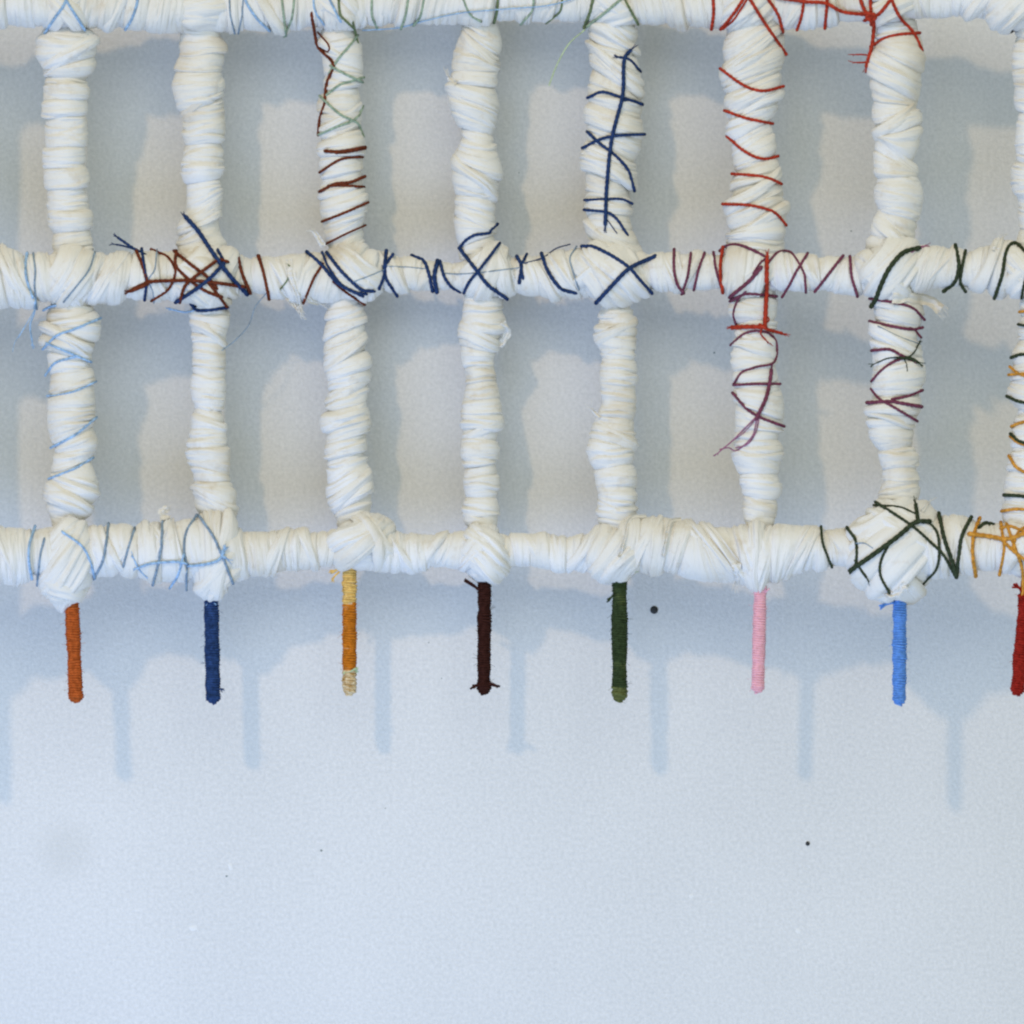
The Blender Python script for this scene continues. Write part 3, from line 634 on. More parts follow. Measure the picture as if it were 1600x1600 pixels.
Z1, Z2, Z3, Z4 = (0, 0), (400, 0), (800, 0), (1180, 0)
Z5, Z6, Z7, Z8 = (0, 340), (400, 340), (800, 340), (1180, 340)
B1, B2, B3, B4 = (0, 720), (400, 720), (800, 720), (1180, 720)
F, T = False, True
THREADS = [
 # top crossbar, left
 ('light blue', [(270,190),(330,100),(385,20),(400,-60)], 5, Z1), ('light blue', [(500,170),(450,90),(400,10),(380,-60)], 5, Z1),
 ('light blue', [(750,170),(785,110),(815,20),(820,-60)], 5, Z1), ('light blue', [(1590,170),(1530,110),(1470,20),(1450,-60)], 5, Z1),
 ('grey blue', [(1365,-40),(1370,80),(1390,170)], 3, Z1), ('grey blue', [(1450,-40),(1440,90),(1425,170)], 3, Z1),
 ('sage green', [(150,-40),(165,100),(175,180)], 4, Z2), ('sage green', [(230,-40),(215,100),(185,180)], 4, Z2),
 ('light blue', [(340,-40),(350,60),(400,140)], 4, Z2), ('light blue', [(420,-40),(470,60),(500,120)], 4.5, Z2),
 ('moss green', [(490,-40),(500,80),(540,130)], 4.5, Z2), ('sage green', [(690,-40),(690,90),(720,165)], 4.5, Z2), ('sage green', [(910,-40),(890,90),(865,165)], 4.5, Z2),
 ('sage green', [(1005,-40),(980,90),(940,150)], 4.5, Z2), ('light blue', [(640,180),(850,165),(1000,125),(1200,80),(1400,60),(1600,45),(1720,35),(1850,5),(1950,-40)], 2.6, Z2, (F,F), 3),
 ('sage green', [(1220,-40),(1270,80),(1330,125)], 4, Z2), ('moss green', [(1440,-40),(1435,60),(1420,125)], 5, Z2),
 ('sage green', [(130,-40),(120,60),(80,115)], 4, Z3), ('moss green', [(300,-40),(290,60),(240,110)], 4, Z3), ('moss green', [(490,-40),(465,70),(430,160)], 6, Z3),
 ('sage green', [(690,-40),(560,70),(450,155)], 5, Z3), ('moss green', [(650,-40),(710,70),(740,125)], 5, Z3), ('pale green', [(430,180),(340,260),(270,380),(220,510)], 2.4, Z3, (F,T)),
 # upper upright above the ochre peg
 ('rust brown', [(330,80),(350,200),(370,280),(440,350),(465,390)], 6, Z2), ('rust brown', [(370,195),(430,265),(430,305),(380,290)], 3.5, Z2),
 ('rust brown', [(455,415),(420,500),(410,600)], 6, Z2), ('rust brown', [(410,610),(378,710),(370,800)], 5, Z2),
 ('moss green', [(575,130),(590,190),(605,250)], 4.5, Z2), ('sage green', [(595,225),(550,280),(490,350),(440,430)], 4.5, Z2), ('sage green', [(450,395),(530,440),(615,480)], 4.5, Z2), ('sage green', [(610,470),(500,505),(420,565)], 4.5, Z2),
 ('sage green', [(410,600),(500,680),(600,730),(628,780)], 4.5, Z2), ('sage green', [(630,650),(610,690),(560,725),(480,755),(375,800)], 4.5, Z2),
 ('rust brown', [(420,900),(500,903),(605,885)], 6.5, Z2), ('rust brown', [(480,910),(540,905),(605,893)], 5, Z2), ('rust brown', [(395,1015),(480,960),(540,940),(612,935)], 5, Z2), ('rust brown', [(398,1130),(470,1095),(560,1085),(645,1052)], 6, Z2),
 ('rust brown', [(440,1105),(520,1105),(605,1110)], 5, Z2), ('rust brown', [(415,1310),(530,1265),(650,1212)], 5, Z2), ('rust brown', [(440,1440),(550,1385),(648,1342)], 4, Z2),
 # upper upright above the brown peg
 ('navy', [(1398,75),(1385,92),(1300,105),(1250,135),(1212,178)], 5.5, Z6),
 # upper upright above the green peg
 ('navy', [(710,295),(668,360),(660,560),(620,720),(590,850),(565,1100),(555,1340)], 7, Z3, (T,T), 1.5), ('navy', [(640,340),(700,355),(748,405)], 5, Z3, (T,F)), ('navy', [(470,572),(540,547),(640,575),(770,620)], 5.5, Z3), ('navy', [(650,600),(700,595),(765,615)], 5, Z3),
 ('navy', [(435,872),(520,830),(620,808),(770,800)], 5.5, Z3, (F,F), 2), ('navy', [(465,800),(530,860),(620,930),(690,1010),(718,1095)], 6, Z3), ('navy', [(448,1190),(560,1185),(650,1185),(712,1210)], 5, Z3), ('navy', [(448,1250),(560,1262),(620,1300),(685,1395)], 5.5, Z3), ('navy', [(560,1300),(590,1340),(625,1390)], 2.2, Z3, (F,T)),
 # reds, top right
 ('red', [(1195,-40),(1200,70),(1190,155)], 6, Z3), ('red', [(1400,-40),(1310,95),(1245,172)], 6, Z3), ('red', [(1420,-40),(1330,105),(1262,168)], 4, Z3), ('red', [(1395,-40),(1500,130),(1610,290),(1630,320)], 6, Z3), ('red', [(1500,-40),(1580,80),(1605,160)], 6, Z3),
 ('red', [(1255,420),(1350,490),(1430,530),(1510,540),(1612,515)], 5.5, Z3), ('red', [(1283,665),(1400,705),(1548,735)], 5.5, Z3), ('red', [(1305,835),(1370,890),(1450,935),(1520,945),(1580,930)], 5.5, Z3),
 ('red', [(1313,1035),(1450,1045),(1540,1065),(1594,1090)], 5.5, Z3), ('red', [(1265,1215),(1400,1220),(1500,1240),(1570,1270),(1628,1335)], 5.5, Z3),
 ('red', [(130,-15),(300,10),(420,20),(520,70),(665,88)], 6.5, Z4, (F,F), 4), ('red', [(290,5),(275,100),(250,175)], 5.5, Z4), ('red', [(430,-40),(425,60),(415,165)], 6, Z4), ('red', [(615,-40),(650,60),(690,105)], 6.5, Z4), ('red', [(685,-40),(690,100)], 6.5, Z4),
 ('red', [(820,-20),(745,75),(690,105)], 6.5, Z4), ('red', [(800,-30),(860,100),(940,190),(990,290)], 6, Z4), ('red', [(690,90),(705,130),(702,220),(688,300),(660,400)], 7, Z4, (F,T), 2), ('red', [(690,275),(780,222),(860,205),(945,198)], 5.5, Z4), ('red', [(685,330),(640,325),(600,325)], 3, Z4, (F,T)), ('red', [(680,365),(640,372),(605,372)], 3.5, Z4, (F,T)), ('red', [(665,80),(700,85),(715,105),(690,120),(665,105),(680,85)], 7, Z4, (T,T), 3),
 # middle crossbar, left
 ('light blue', [(160,215),(150,300),(160,380),(192,470)], 5.5, Z5), ('grey blue', [(198,215),(210,320),(205,400),(215,500)], 3.5, Z5), ('light blue', [(210,470),(205,560),(180,640),(192,740)], 3.5, Z5, (F,T)), ('light blue', [(205,550),(160,630),(110,715)], 1.6, Z5, (F,T)), ('light blue', [(200,560),(140,660),(90,740),(75,800)], 1.1, Z5, (F,T)), ('grey blue', [(562,215),(530,310),(470,390),(385,495)], 3, Z5),
 ('light blue', [(262,550),(300,530),(340,522)], 4.5, Z5), ('light blue', [(575,608),(450,660),(340,700),(283,752)], 4.5, Z5), ('light blue', [(285,750),(380,790),(450,820),(525,852)], 4.5, Z5), ('light blue', [(460,825),(380,845),(320,870),(272,935)], 4.5, Z5), ('light blue', [(552,985),(450,1030),(350,1055),(285,1060)], 3.8, Z5), ('light blue', [(555,1205),(450,1290),(305,1368)], 4.5, Z5), ('light blue', [(535,1440),(450,1490),(340,1535)], 4.5, Z5),
 ('navy', [(700,118),(790,180),(855,215)], 5, Z5, (T,F)), ('navy', [(690,160),(740,170),(820,195)], 3.5, Z5, (T,F)), ('navy', [(845,200),(860,300),(872,380),(862,480)], 5.5, Z5),
 ('rust brown', [(815,205),(850,290),(880,390)], 6, Z5), ('rust brown', [(770,440),(850,410),(900,382),(1050,375),(1150,375),(1300,390),(1445,412)], 6.5, Z5, (T,F), 2), ('rust brown', [(785,425),(850,395),(890,375)], 5, Z5, (T,F)), ('rust brown', [(935,203),(1000,235),(1040,300),(1040,350),(1000,430),(915,488)], 5, Z5),
 ('rust brown', [(1050,210),(1150,290),(1230,350),(1290,420)], 6, Z5), ('rust brown', [(1048,205),(1050,290),(1140,380),(1230,440),(1310,470)], 6, Z5), ('rust brown', [(1078,475),(1100,410),(1150,360),(1230,300),(1300,252),(1350,262)], 6, Z5, (F,F), 2), ('rust brown', [(1235,380),(1290,450),(1345,525)], 5.5, Z5), ('rust brown', [(1420,245),(1440,330),(1475,415)], 6.5, Z5), ('rust brown', [(1543,230),(1570,330),(1592,445)], 5, Z5),
 ('navy', [(1100,-10),(1180,80),(1240,170),(1310,270),(1380,360),(1455,440)], 8, Z5, (T,F), 3), ('navy', [(1065,492),(1160,430),(1250,360),(1330,275)], 7, Z5, (F,F), 3), ('navy', [(1140,515),(1170,548),(1240,550),(1345,535)], 7, Z5), ('navy', [(1300,200),(1330,260),(1330,310)], 6, Z5), ('light blue', [(1030,548),(1100,562),(1160,552)], 3.5, Z5, (T,F)),
 ('grey blue', [(932,212),(920,310),(885,370),(910,440),(915,492)], 2.5, Z5), ('grey blue', [(1590,445),(1520,530),(1480,640),(1400,730),(1318,792)], 2.0, Z5, (F,T)),
 # middle crossbar
 ('rust brown', [(12,230),(45,330),(70,445)], 5.5, Z6), ('rust brown', [(395,280),(340,370),(288,495)], 5, Z6), ('rust brown', [(465,385),(530,440),(615,497)], 5, Z6), ('moss green', [(190,280),(215,310),(180,380),(150,420)], 3, Z6),
 ('navy', [(305,205),(390,280),(440,340),(500,400),(630,465)], 6.5, Z6), ('navy', [(440,232),(500,310),(570,380),(630,430),(695,438)], 6.5, Z6), ('navy', [(395,210),(430,290),(500,390),(580,440),(650,455)], 5, Z6), ('navy', [(775,205),(765,300),(760,350),(735,415)], 7, Z6), ('navy', [(812,222),(770,290),(780,370),(828,448)], 6, Z6),
 ('grey blue', [(585,380),(680,345),(765,308)], 1.9, Z6), ('grey blue', [(760,288),(900,294),(1020,305)], 1.7, Z6), ('grey blue', [(1110,330),(1200,335),(1320,328),(1570,298)], 1.9, Z6),
 ('navy', [(945,232),(1000,260),(1030,340),(1050,435)], 6.5, Z6), ('navy', [(1078,268),(1062,350),(1075,435)], 8, Z6), ('navy', [(1100,278),(1120,350),(1160,410),(1195,432)], 6, Z6),
 ('navy', [(1225,200),(1310,310),(1380,400),(1460,460)], 7, Z6), ('navy', [(1418,195),(1330,310),(1270,380),(1240,442)], 5.5, Z6, (F,F), 2), ('navy', [(1555,235),(1580,290),(1568,380)], 7, Z6), ('navy', [(1600,240),(1580,290),(1590,360)], 5, Z6),
 ('navy', [(60,275),(180,240),(260,185),(340,160)], 2.5, Z7), ('navy', [(183,235),(220,330),(290,420),(375,448)], 7, Z7), ('grey blue', [(382,175),(345,240),(360,310),(395,420)], 3, Z7),
 ('navy', [(435,170),(490,175),(600,230),(700,300),(760,370),(825,442)], 6.5, Z7), ('navy', [(845,232),(700,302),(600,400),(503,505)], 7.5, Z7, (F,F), 2),
 ('plum', [(965,192),(965,310),(985,400),(1015,442)], 5.5, Z7), ('plum', [(1058,265),(1045,350),(1015,442)], 5, Z7), ('plum', [(1142,220),(1110,310),(1085,420)], 5, Z7), ('plum', [(1200,210),(1215,310),(1245,415)], 5, Z7),
 ('red', [(1255,180),(1240,300),(1252,428)], 6.5, Z7), ('plum', [(1240,195),(1270,170),(1330,160),(1400,178),(1495,225)], 5.5, Z7), ('plum', [(1480,300),(1420,370),(1320,455)], 7, Z7), ('plum', [(1335,478),(1380,457),(1450,455),(1570,468)], 5.5, Z7), ('plum', [(1390,440),(1345,490),(1318,570),(1330,630)], 4.5, Z7),
 ('red', [(1518,225),(1516,320),(1515,450),(1505,650)], 8, Z7, (T,F), 3), ('red', [(1303,655),(1400,650),(1500,652)], 8, Z7, (T,F), 2), ('red', [(1480,640),(1520,665),(1610,690)], 6, Z7, (F,T), 2), ('red', [(1490,660),(1480,690),(1512,730)], 3, Z7, (F,T), 2), ('red', [(1500,640),(1530,610),(1520,590)], 3, Z7, (F,T), 2),
 ('plum', [(1338,725),(1380,692),(1450,675),(1530,690),(1575,750),(1560,860),(1450,890),(1370,920),(1335,965)], 4.5, Z7), ('plum', [(1338,995),(1450,990),(1592,990)], 5, Z7), ('plum', [(1545,900),(1535,980),(1510,1080),(1455,1195)], 7, Z7, (T,F), 1.5), ('plum', [(1323,1055),(1400,1140),(1480,1190),(1580,1228)], 5.5, Z7),
 ('mauve', [(1480,1160),(1400,1240),(1310,1330),(1235,1392)], 2.6, Z7, (F,T), 1), ('mauve', [(1460,1180),(1430,1300),(1340,1385),(1290,1370),(1235,1380)], 2.4, Z7, (F,T), 1), ('mauve', [(1475,1170),(1450,1280),(1400,1350),(1330,1370)], 2.4, Z7, (F,T), 1), ('mauve', [(1470,1170),(1390,1270),(1290,1345)], 1.8, Z7, (F,T), 2),
 # middle crossbar, right
 ('plum', [(70,280),(130,210),(200,200),(240,240),(290,330),(300,415)], 4.5, Z8), ('plum', [(298,235),(240,330),(210,390),(162,470)], 5, Z8), ('plum', [(520,230),(450,320),(358,438)], 5.5, Z8), ('plum', [(565,242),(575,350),(602,448)], 5.5, Z8), ('plum', [(-10,330),(30,270),(60,245)], 4, Z8),
 ('dark green', [(970,182),(880,210),(800,300),(750,400),(720,480),(693,525)], 8.5, Z8), ('mauve', [(1000,172),(960,185),(930,205)], 5, Z8, (T,F)), ('plum', [(715,488),(850,510),(940,540),(1005,605)], 5, Z8), ('plum', [(715,625),(830,650),(930,665),(992,655)], 5.5, Z8), ('plum', [(920,655),(950,670),(985,710)], 4.5, Z8), ('plum', [(712,790),(800,785),(870,820),(955,858)], 5.5, Z8), ('plum', [(900,832),(820,860),(750,910),(702,962)], 5, Z8), ('grey blue', [(740,650),(850,705),(975,750)], 2, Z8),
 ('dark green', [(890,840),(940,810),(972,755)], 3, Z8, (F,T)), ('dark green', [(890,835),(800,835),(722,865)], 2.6, Z8, (F,T)), ('dark green', [(860,835),(910,835),(965,860)], 7, Z8, (T,T), 1), ('dark green', [(885,840),(900,870),(906,915)], 2, Z8, (F,T)), ('dark green', [(880,840),(840,850),(800,880)], 2.2, Z8, (F,T)),
 ('plum', [(697,1030),(740,1080),(820,1125),(945,1200)], 5, Z8), ('plum', [(685,1100),(800,1095),(870,1105),(945,1118)], 6.5, Z8), ('plum', [(820,1080),(900,1065),(985,1032)], 5.5, Z8),
 ('dark green', [(1193,170),(1212,280),(1190,380),(1125,437)], 7, Z8), ('dark green', [(1250,205),(1225,330),(1222,390),(1250,438)], 6, Z8), ('dark green', [(1435,448),(1470,340),(1490,220),(1520,160),(1560,155),(1620,215)], 6.5, Z8), ('dark green', [(1620,330),(1600,400),(1590,450)], 5, Z8),
 # right hand upright
 ('ochre', [(1588,560),(1640,555)], 5, Z8), ('dark green', [(1588,640),(1640,650)], 5, Z8), ('dark green', [(1538,828),(1580,815),(1660,815)], 6, Z8), ('ochre', [(1518,890),(1570,930),(1660,960)], 5, Z8), ('ochre', [(1520,935),(1580,930),(1660,920)], 5, Z8), ('dark green', [(1522,1075),(1570,1095),(1660,1110)], 6, Z8), ('ochre', [(1530,1242),(1580,1222),(1660,1210)], 6, Z8), ('dark green', [(1528,1295),(1570,1330),(1660,1355)], 6, Z8), ('ochre', [(1526,1310),(1570,1342),(1660,1368)], 5, Z8), ('ochre', [(1520,1435),(1560,1490),(1660,1540)], 6, Z8),
 ('dark green', [(1512,205),(1570,208),(1660,220)], 6.5, B4), ('ochre', [(1485,297),(1560,288),(1660,295)], 5.5, B4),
 # bottom crossbar, left
 ('light blue', [(208,392),(175,500),(173,600),(190,700)], 5, B1), ('grey blue', [(262,470),(240,560),(225,700)], 4, B1), ('light blue', [(375,425),(480,500),(530,580),(562,690)], 4.5, B1), ('grey blue', [(645,380),(630,500),(610,600),(565,690)], 5, B1), ('grey blue', [(798,412),(770,500),(735,620)], 4.5, B1), ('grey blue', [(968,360),(960,500),(940,620),(915,718)], 5, B1),
 ('grey blue', [(1168,325),(1110,420),(1095,520),(1110,620),(1110,765)], 4.5, B1), ('grey blue', [(1210,362),(1270,450),(1320,560),(1375,698)], 5, B1), ('light blue', [(815,640),(880,615),(950,605),(1050,600),(1105,610)], 4.5, B1, (T,F), 2), ('light blue', [(1125,625),(1220,615),(1300,590),(1335,540)], 5, B1, (F,T), 2), ('light blue', [(1092,560),(1060,680),(1012,755)], 4.5, B1), ('light blue', [(800,590),(830,650),(870,690)], 3, B1, (T,F)), ('light blue', [(1330,530),(1320,560),(1345,580)], 5, B1, (T,T), 2),
 # bottom crossbar, right
 ('dark green', [(392,395),(405,500),(455,630)], 5, B4), ('dark green', [(548,400),(600,480),(602,600),(580,648)], 6, B4), ('dark green', [(578,645),(700,560),(850,450),(950,368),(1030,360)], 8.5, B4, (F,F), 3), ('dark green', [(735,265),(860,275),(965,320)], 4, B4), ('dark green', [(748,265),(850,330),(950,400),(1050,490),(1120,560),(1190,685)], 5.5, B4), ('dark green', [(1020,358),(1080,420),(1095,520),(1080,640),(1005,728)], 5, B4), ('dark green', [(800,490),(750,590),(745,680),(795,780)], 5, B4), ('dark green', [(955,255),(970,355)], 7, B4, (T,F), 2), ('dark green', [(1098,338),(1130,480),(1170,590),(1195,685)], 7.5, B4), ('dark green', [(1285,338),(1230,450),(1210,580),(1200,680)], 7, B4), ('dark green', [(600,600),(630,650),(662,695)], 5, B4, (F,T)), ('grey blue', [(610,490),(650,490),(700,520)], 2, B4),
 ('ochre', [(1335,345),(1300,440),(1293,560),(1312,680)], 7, B4), ('ochre', [(1278,435),(1400,450),(1500,465),(1620,425)], 8, B4, (F,F), 2), ('ochre', [(1465,385),(1482,500),(1475,580),(1455,675)], 6, B4), ('ochre', [(1500,385),(1550,530),(1590,650),(1592,830)], 6, B4, (F,T)), ('dark green', [(1330,400),(1370,370),(1410,378)], 7, B4), ('ochre', [(1478,480),(1540,540),(1630,610)], 6, B4), ('ochre', [(1470,400),(1520,390),(1640,440)], 6, B4), ('ochre', [(1530,520),(1570,420),(1640,380)], 5, B4),
]
for t in THREADS:
    c, pts, w, org = t[:4]
    thread(c, pts, w, org, *(t[4:]))

# ------------------------------------------------------------------ pegs wound with yarn
def yarn_coil(p0, p1, rad, yr, mat, parent, seed, d0, name='yarn_coil', wid=None):
    rng = random.Random(seed)
    a, b = np.array(p0, float), np.array(p1, float)
    L = np.linalg.norm(b - a)
    turns = L / (yr * 0.98)
    n = int(turns * 18)
    t = np.linspace(0, 1, n)
    ph = 2 * np.pi * turns * t + rng.uniform(0, 6)
    w = wob(rng, 5)
    tilt = 1.9 * w(t * 9)
    rr = rad * (1 + 0.10 * w(t * 10) + 0.03 * wob(rng, 5, 3)(t * 25) + 0.03 * np.sin(ph * 0.5))
    if wid is not None:
        rr = rr * wid(t)
    ax = (b - a) / L
    nx = np.array([ax[1], -ax[0]])
    c = a[None] + (b - a)[None] * t[:, None]
    c = c + (np.sin(ph) * rr)[:, None] * nx[None] + (np.sin(ph + 0.6) * tilt)[:, None] * ax[None] * 0.8
    W = unproject(c[:, 0], c[:, 1], d0 + np.cos(ph) * rr)
    yrad = yr * (0.5 + 0.13 * np.array([rng.uniform(-1, 1) for _ in range(n)])) * 1.1
    v, f, _, _ = tube(W, smooth1(yrad, 2) * S, 6)
    fz = [(v, f)]
    for _ in range(int(L / 3)):                 # fuzz
        i = rng.randrange(2, n - 2)
        out = W[i] - unproject(*(a + (b - a) * t[i]), d0)
        out /= np.linalg.norm(out) + 1e-9
        jit = np.array([rng.uniform(-1, 1) for _ in range(3)])
        q = resample([W[i], W[i] + (out * 3 + jit * 2) * S, W[i] + (out * 4.5 + jit * 5) * S], 2 * S)
        vv, ff, _, _ = tube(q, 0.28 * S, 3); fz.append((vv, ff))
    v, f = merge(fz)
    return mesh_obj(name, v, f, mat, parent)
def peg(name_color, top, bot, width, segs, tails, seed):
    """segs: list of (t0, t1, material); tails: list of (points in picture units, material)"""
    d0 = float(standoff(*bot)) * 0.5 + float(standoff(top[0], top[1])) * 0.5
    a, b = np.array(top, float), np.array(bot, float)
    ax = (b - a) / np.linalg.norm(b - a); nx = np.array([ax[1], -ax[0]])
    yr = 3.9
    R = width / 2 - 1.9
    # the stick inside, with a rounded end
    n, sides = 20, 14
    L = np.linalg.norm(b - a) - 2
    s = np.concatenate([np.linspace(-22, L - R, 12), L - R + R * np.sin(np.linspace(0.15, 1.5, 8))])
    rad = np.concatenate([np.full(12, R), R * np.cos(np.linspace(0.15, 1.5, 8))])
    c = a[None] + ax[None] * s[:, None]
    W = unproject(c[:, 0], c[:, 1], np.full(len(s), d0))
    v, f, _, _ = tube(W, rad * S, sides)
    root_o = mesh_obj('wrapped_peg', v, f, segs[-1][2], root)
    root_o['label'] = name_color + ' yarn-wound peg below the lowest crossbar'
    for i, (t0, t1, m) in enumerate(segs):
        p0 = a + (b - a) * t0; p1 = a + (b - a) * t1
        yarn_coil(p0, p1, R, yr, m, root_o, seed + i, d0)
    # end cap: yarn drawn over the tip
    tipw = lambda t: np.sqrt(1 - 0.93 * np.clip(t, 0, 1) ** 2)
    yarn_coil(b - ax * (R * 1.25 + 1.5), b - ax * 1.6, R, yr * 0.9, segs[-1][2], root_o, seed + 50, d0, 'yarn_tip', tipw)
    rng = random.Random(seed)
    for pts, m, w in tails:
        parts = []
        for k in range(5):
            j = [(x + rng.uniform(-1, 1) * 1.2 + (rng.uniform(-4, 4) if q == len(pts) - 1 else 0), y + rng.uniform(-1, 1) * 1.2 + (rng.uniform(-4, 4) if q == len(pts) - 1 else 0)) for q, (x, y) in enumerate(pts)]
            P = resample(j, 2)
            W = unproject(P[:, 0], P[:, 1], np.linspace(d0 + R * .8, d0 + R * .8 + rng.uniform(-4, 6), len(P)))
            vv, ff, _, _ = tube(W, w * 0.28 * S, 5); parts.append((vv, ff))
        vv, ff = merge(parts)
        mesh_obj('yarn_tail', vv, ff, m, root_o)
PY = {
 'rust orange': yarn_material('rust_orange_yarn', (0.40, 0.085, 0.014)), 'navy': yarn_material('navy_yarn', (0.014, 0.040, 0.125), 0.5),
 'straw': yarn_material('straw_yarn', (0.66, 0.43, 0.13), 0.3), 'amber': yarn_material('amber_yarn', (0.48, 0.15, 0.008), 0.3), 'gold': yarn_material('gold_yarn', (0.52, 0.27, 0.05), 0.35, (0.80, 0.68, 0.45)),
 'brown': yarn_material('brown_yarn', (0.030, 0.006, 0.003)), 'dark green': yarn_material('green_yarn', (0.026, 0.043, 0.014), 0.4), 'olive': yarn_material('olive_yarn', (0.10, 0.115, 0.035), 0.4),
 'pink': yarn_material('pink_yarn', (0.76, 0.40, 0.46), 0.12), 'light blue': yarn_material('blue_yarn', (0.10, 0.25, 0.62), 0.25), 'red': yarn_material('red_yarn', (0.26, 0.012, 0.006)),
}
peg('rust orange', (112, 936), (119, 1099), 23, [(0, .95, PY['rust orange'])], [([(108, 950), (107, 940), (110, 930)], PY['rust orange'], 5)], 1)
peg('navy', (330, 924), (333, 1101), 24, [(0, .95, PY['navy'])], [([(322, 935), (316, 930), (312, 922)], PY['navy'], 4), ([(343, 1076), (348, 1078)], PY['navy'], 3), ([(322, 946), (330, 938), (336, 948)], Y['light blue'], 2)], 60)
peg('ochre', (546, 884), (546, 1088), 23, [(0, .29, PY['straw']), (.29, .80, PY['amber']), (.80, .95, PY['gold'])], [([(542, 892), (528, 890), (516, 894)], PY['straw'], 4), ([(530, 893), (522, 902), (519, 908)], PY['straw'], 3), ([(537, 1052), (548, 1050), (560, 1047)], Y['pale green'], 5)], 120)
peg('brown', (757, 908), (756, 1087), 22, [(0, .95, PY['brown'])], [([(750, 922), (740, 915), (728, 909)], PY['brown'], 7), ([(750, 1068), (743, 1071), (738, 1073)], PY['brown'], 7), ([(764, 1068), (770, 1070), (777, 1073)], PY['brown'], 7)], 180)
peg('dark green', (968, 900), (968, 1098), 25, [(0, .88, PY['dark green']), (.88, .95, PY['olive'])], [([(958, 930), (954, 934), (950, 938)], PY['dark green'], 5), ([(978, 905), (986, 896), (998, 890)], Y['pale green'], 2.5), ([(958, 908), (955, 900)], PY['dark green'], 4)], 240)
peg('pink', (1188, 914), (1184, 1084), 21, [(0, .95, PY['pink'])], [([(1196, 925), (1199, 918)], PY['pink'], 4)], 300)
peg('light blue', (1406, 932), (1405, 1103), 22, [(0, .95, PY['light blue'])], [([(1396, 942), (1385, 944), (1377, 949)], PY['light blue'], 5)], 360)
peg('red', (1603, 930), (1589, 1088), 23, [(0, .95, PY['red'])], [([(1598, 925), (1592, 918), (1586, 914)], PY['red'], 6), ([(1598, 938), (1594, 930)], PY['red'], 5)], 420)
peg('unseen pale', (-94, 925), (-92, 1101), 22, [(0, .95, PY['straw'])], [], 480)

# ------------------------------------------------------------------ frayed cloth ends
def flap(pts, width, seed, lift=2, label=None, fibres=10):
    rng = random.Random(seed)
    P = resample(pts, 2.0)
    n, m = len(P), 9
    d = [depth_at(x, y) for x, y in P]
    base = float(standoff(*P[0])) + 25
    ok = [i for i, q in enumerate(d) if q is not None]
    d = np.interp(np.arange(n), ok, [d[i] for i in ok]) if ok else np.full(n, base)
    d = np.maximum(d, smooth1(d, 5))
    T_ = np.gradient(P, axis=0); T_ /= np.linalg.norm(T_, axis=1)[:, None]
    Nn = np.stack([T_[:, 1], -T_[:, 0]], -1)
    t = np.linspace(0, 1, n)
    v = np.linspace(-1, 1, m)
    w = wob(rng, 5)
    wd = width / 2 * (1 - 0.35 * t + 0.15 * w(t * 6))
    q = P[:, None] + Nn[:, None] * (v[None, :, None] * wd[:, None, None])
    hh = d[:, None] + lift + 2.2 * np.sin(v[None] * 4.5 + w(t * 5)[:, None] * 1.5) + 1.2 * w(t * 9)[:, None]
    W = unproject(q[..., 0], q[..., 1], hh).reshape(-1, 3)
    W2 = unproject(q[..., 0], q[..., 1], hh - 1.6).reshape(-1, 3)
    f1 = grid_faces(n, m, False)
    f2 = [tuple(i + n * m for i in reversed(f)) for f in f1]
    parts = [(np.vstack([W, W2]), f1 + f2)]
    for _ in range(fibres):
        j = rng.uniform(-1, 1)
        a = P[-1] + Nn[-1] * wd[-1] * j
        e = a + T_[-1] * rng.uniform(4, 14) + np.array([rng.uniform(-5, 5), rng.uniform(-3, 6)])
        pp = resample([a - T_[-1] * 3, a + T_[-1] * 2, e], 2)
        vv, ff, _, _ = tube(unproject(pp[:, 0], pp[:, 1], np.linspace(hh[-1].mean(), hh[-1].mean() + rng.uniform(-4, 3), len(pp))), 0.5 * S, 4)
        parts.append((vv, ff))
    vv, ff = merge(parts)
    mesh_obj('frayed_cloth_end', vv, ff, CLOTH, root, np.stack([vv[:, 0] / S, vv[:, 2] / S], -1))
flap([(1395, 462), (1425, 466), (1452, 470), (1470, 484)], 22, 1)
flap([(452, 405), (456, 430), (462, 452), (468, 478)], 12, 2)
flap([(440, 452), (452, 468), (466, 484)], 9, 3)
flap([(478, 462), (486, 470), (500, 474)], 10, 4)
flap([(505, 385), (495, 368), (490, 362)], 10, 5, fibres=5)
flap([(712, 132), (703, 124), (700, 118)], 10, 6, fibres=5)
flap([(1555, 392), (1560, 378), (1563, 372)], 12, 7, fibres=4)
flap([(258, 812), (254, 800), (262, 794)], 16, 8, fibres=4)
flap([(783, 505), (792, 520), (781, 542)], 14, 9, fibres=3)
flap([(938, 652), (930, 645), (926, 640)], 8, 10, fibres=4)
flap([(1440, 798), (1446, 790), (1450, 784)], 8, 11, fibres=4)
flap([(1415, 915), (1398, 930), (1385, 928)], 14, 12, fibres=4)
flap([(1010, 806), (985, 812), (978, 835), (968, 870)], 8, 13, fibres=0)
flap([(1065, 812), (1048, 818), (1040, 845), (1036, 870)], 8, 14, fibres=0)
flap([(1150, 880), (1152, 900), (1150, 912)], 14, 15, fibres=5)

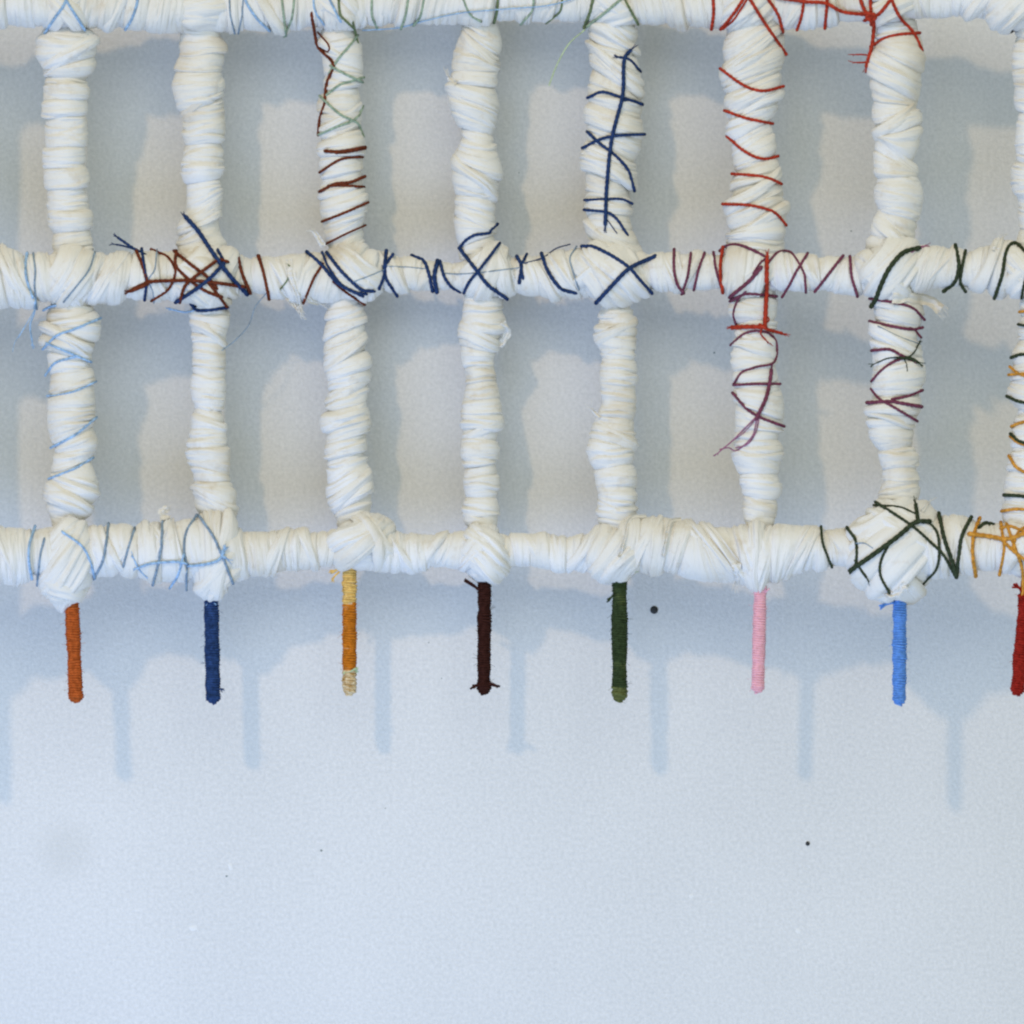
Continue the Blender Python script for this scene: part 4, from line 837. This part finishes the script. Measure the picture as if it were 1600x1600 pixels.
# ------------------------------------------------------------------ nail and pin holes in the wall
def wall_point(px, py):
    p = unproject(px, py, 0.0)
    return p
def nail(px, py, r, mat, name):
    p = wall_point(px, py)
    n = 18
    prof = [(0.0, 0.0), (r * .45, 0.0), (r * .45, 2.2), (r, 2.4), (r * 1.02, 3.4), (r * .7, 4.2), (0.02, 4.6)]
    vs, fs = [], []
    for rr, h in prof:
        for k in range(n):
            a = 2 * math.pi * k / n
            vs.append((p[0] + math.cos(a) * rr * S, 0.001 - h * S, p[2] + math.sin(a) * rr * S))
    for i in range(len(prof) - 1):
        for k in range(n):
            fs.append((i * n + k, i * n + (k + 1) % n, (i + 1) * n + (k + 1) % n, (i + 1) * n + k))
    return mesh_obj(name, vs, fs, mat)
mb, nt, b = new_mat('black_iron')
b.inputs['Base Color'].default_value = (0.012, 0.013, 0.014, 1); b.inputs['Roughness'].default_value = 0.6
nz = nt.nodes.new('ShaderNodeTexNoise'); nz.inputs['Scale'].default_value = 900
bpn = nt.nodes.new('ShaderNodeBump'); bpn.inputs['Strength'].default_value = 0.3; bpn.inputs['Distance'].default_value = 0.0003
nt.links.new(nz.outputs['Fac'], bpn.inputs['Height']); nt.links.new(bpn.outputs[0], b.inputs['Normal'])
o = nail(1022, 953, 6.2, mb, 'nail'); o['label'] = 'black round-headed nail in the wall beside the dark green peg'; o['category'] = 'nail'
o = nail(1262, 1318, 3.4, mb, 'nail'); o['label'] = 'tiny dark pin head low on the wall below the pink peg'; o['category'] = 'pin'

gm, nt, b = new_mat('dusty_plaster_chip')
b.inputs['Base Color'].default_value = (0.22, 0.25, 0.24, 1); b.inputs['Roughness'].default_value = 0.9
wm, nt, b = new_mat('filler_plaster')
b.inputs['Base Color'].default_value = (0.66, 0.66, 0.65, 1); b.inputs['Roughness'].default_value = 0.8
def dab(px, py, rx, ry, h, mat, name, seed):
    """a low uneven dab or chip proud of the paint"""
    rng = random.Random(seed); w = wob(rng, 4, 2)
    n, m = 20, 5
    vs, fs = [], []
    for j in range(m):
        q = j / (m - 1)
        for k in range(n):
            a = 2 * math.pi * k / n
            rr = (1 - q) * (1 + 0.18 * float(w(a))) + 0.001
            p = wall_point(px + rx * rr * math.cos(a), py + ry * rr * math.sin(a))
            vs.append((p[0], 0.0002 - h * S * math.sin(q * 1.57), p[2]))
    for j in range(m - 1):
        for k in range(n):
            fs.append((j * n + k, j * n + (k + 1) % n, (j + 1) * n + (k + 1) % n, (j + 1) * n + k))
    mesh_obj(name, vs, fs, mat, wall)
dab(354, 1369, 3.0, 2.6, 1.0, gm, 'paint_chip', 1)
dab(360, 1354, 4.5, 8.0, 1.2, wm, 'filler_dab', 2)
dab(353, 1290, 2.2, 130, 0.45, wm, 'filler_seam', 21)
dab(502, 1329, 2.8, 3.0, 1.0, gm, 'paint_chip', 3)
dab(302, 1450, 9, 6, 1.2, wm, 'filler_dab', 4)
dab(1080, 1400, 6, 5, 0.9, wm, 'filler_dab', 5)
dab(1247, 1455, 7, 6, 0.9, wm, 'filler_dab', 6)
dab(670, 1004, 2.0, 1.8, 0.8, gm, 'paint_chip', 7)
dab(690, 1060, 1.8, 1.8, 0.8, gm, 'paint_chip', 8)
dab(811, 270, 1.8, 1.8, 0.8, gm, 'paint_chip', 9)
dab(1116, 551, 3.0, 2.8, 0.8, gm, 'paint_chip', 10)
dab(1330, 361, 2.6, 2.2, 0.8, gm, 'paint_chip', 11)
dab(488, 362, 3.2, 2.8, 0.8, gm, 'paint_chip', 12)
dab(602, 1263, 1.8, 1.6, 0.8, gm, 'paint_chip', 13)
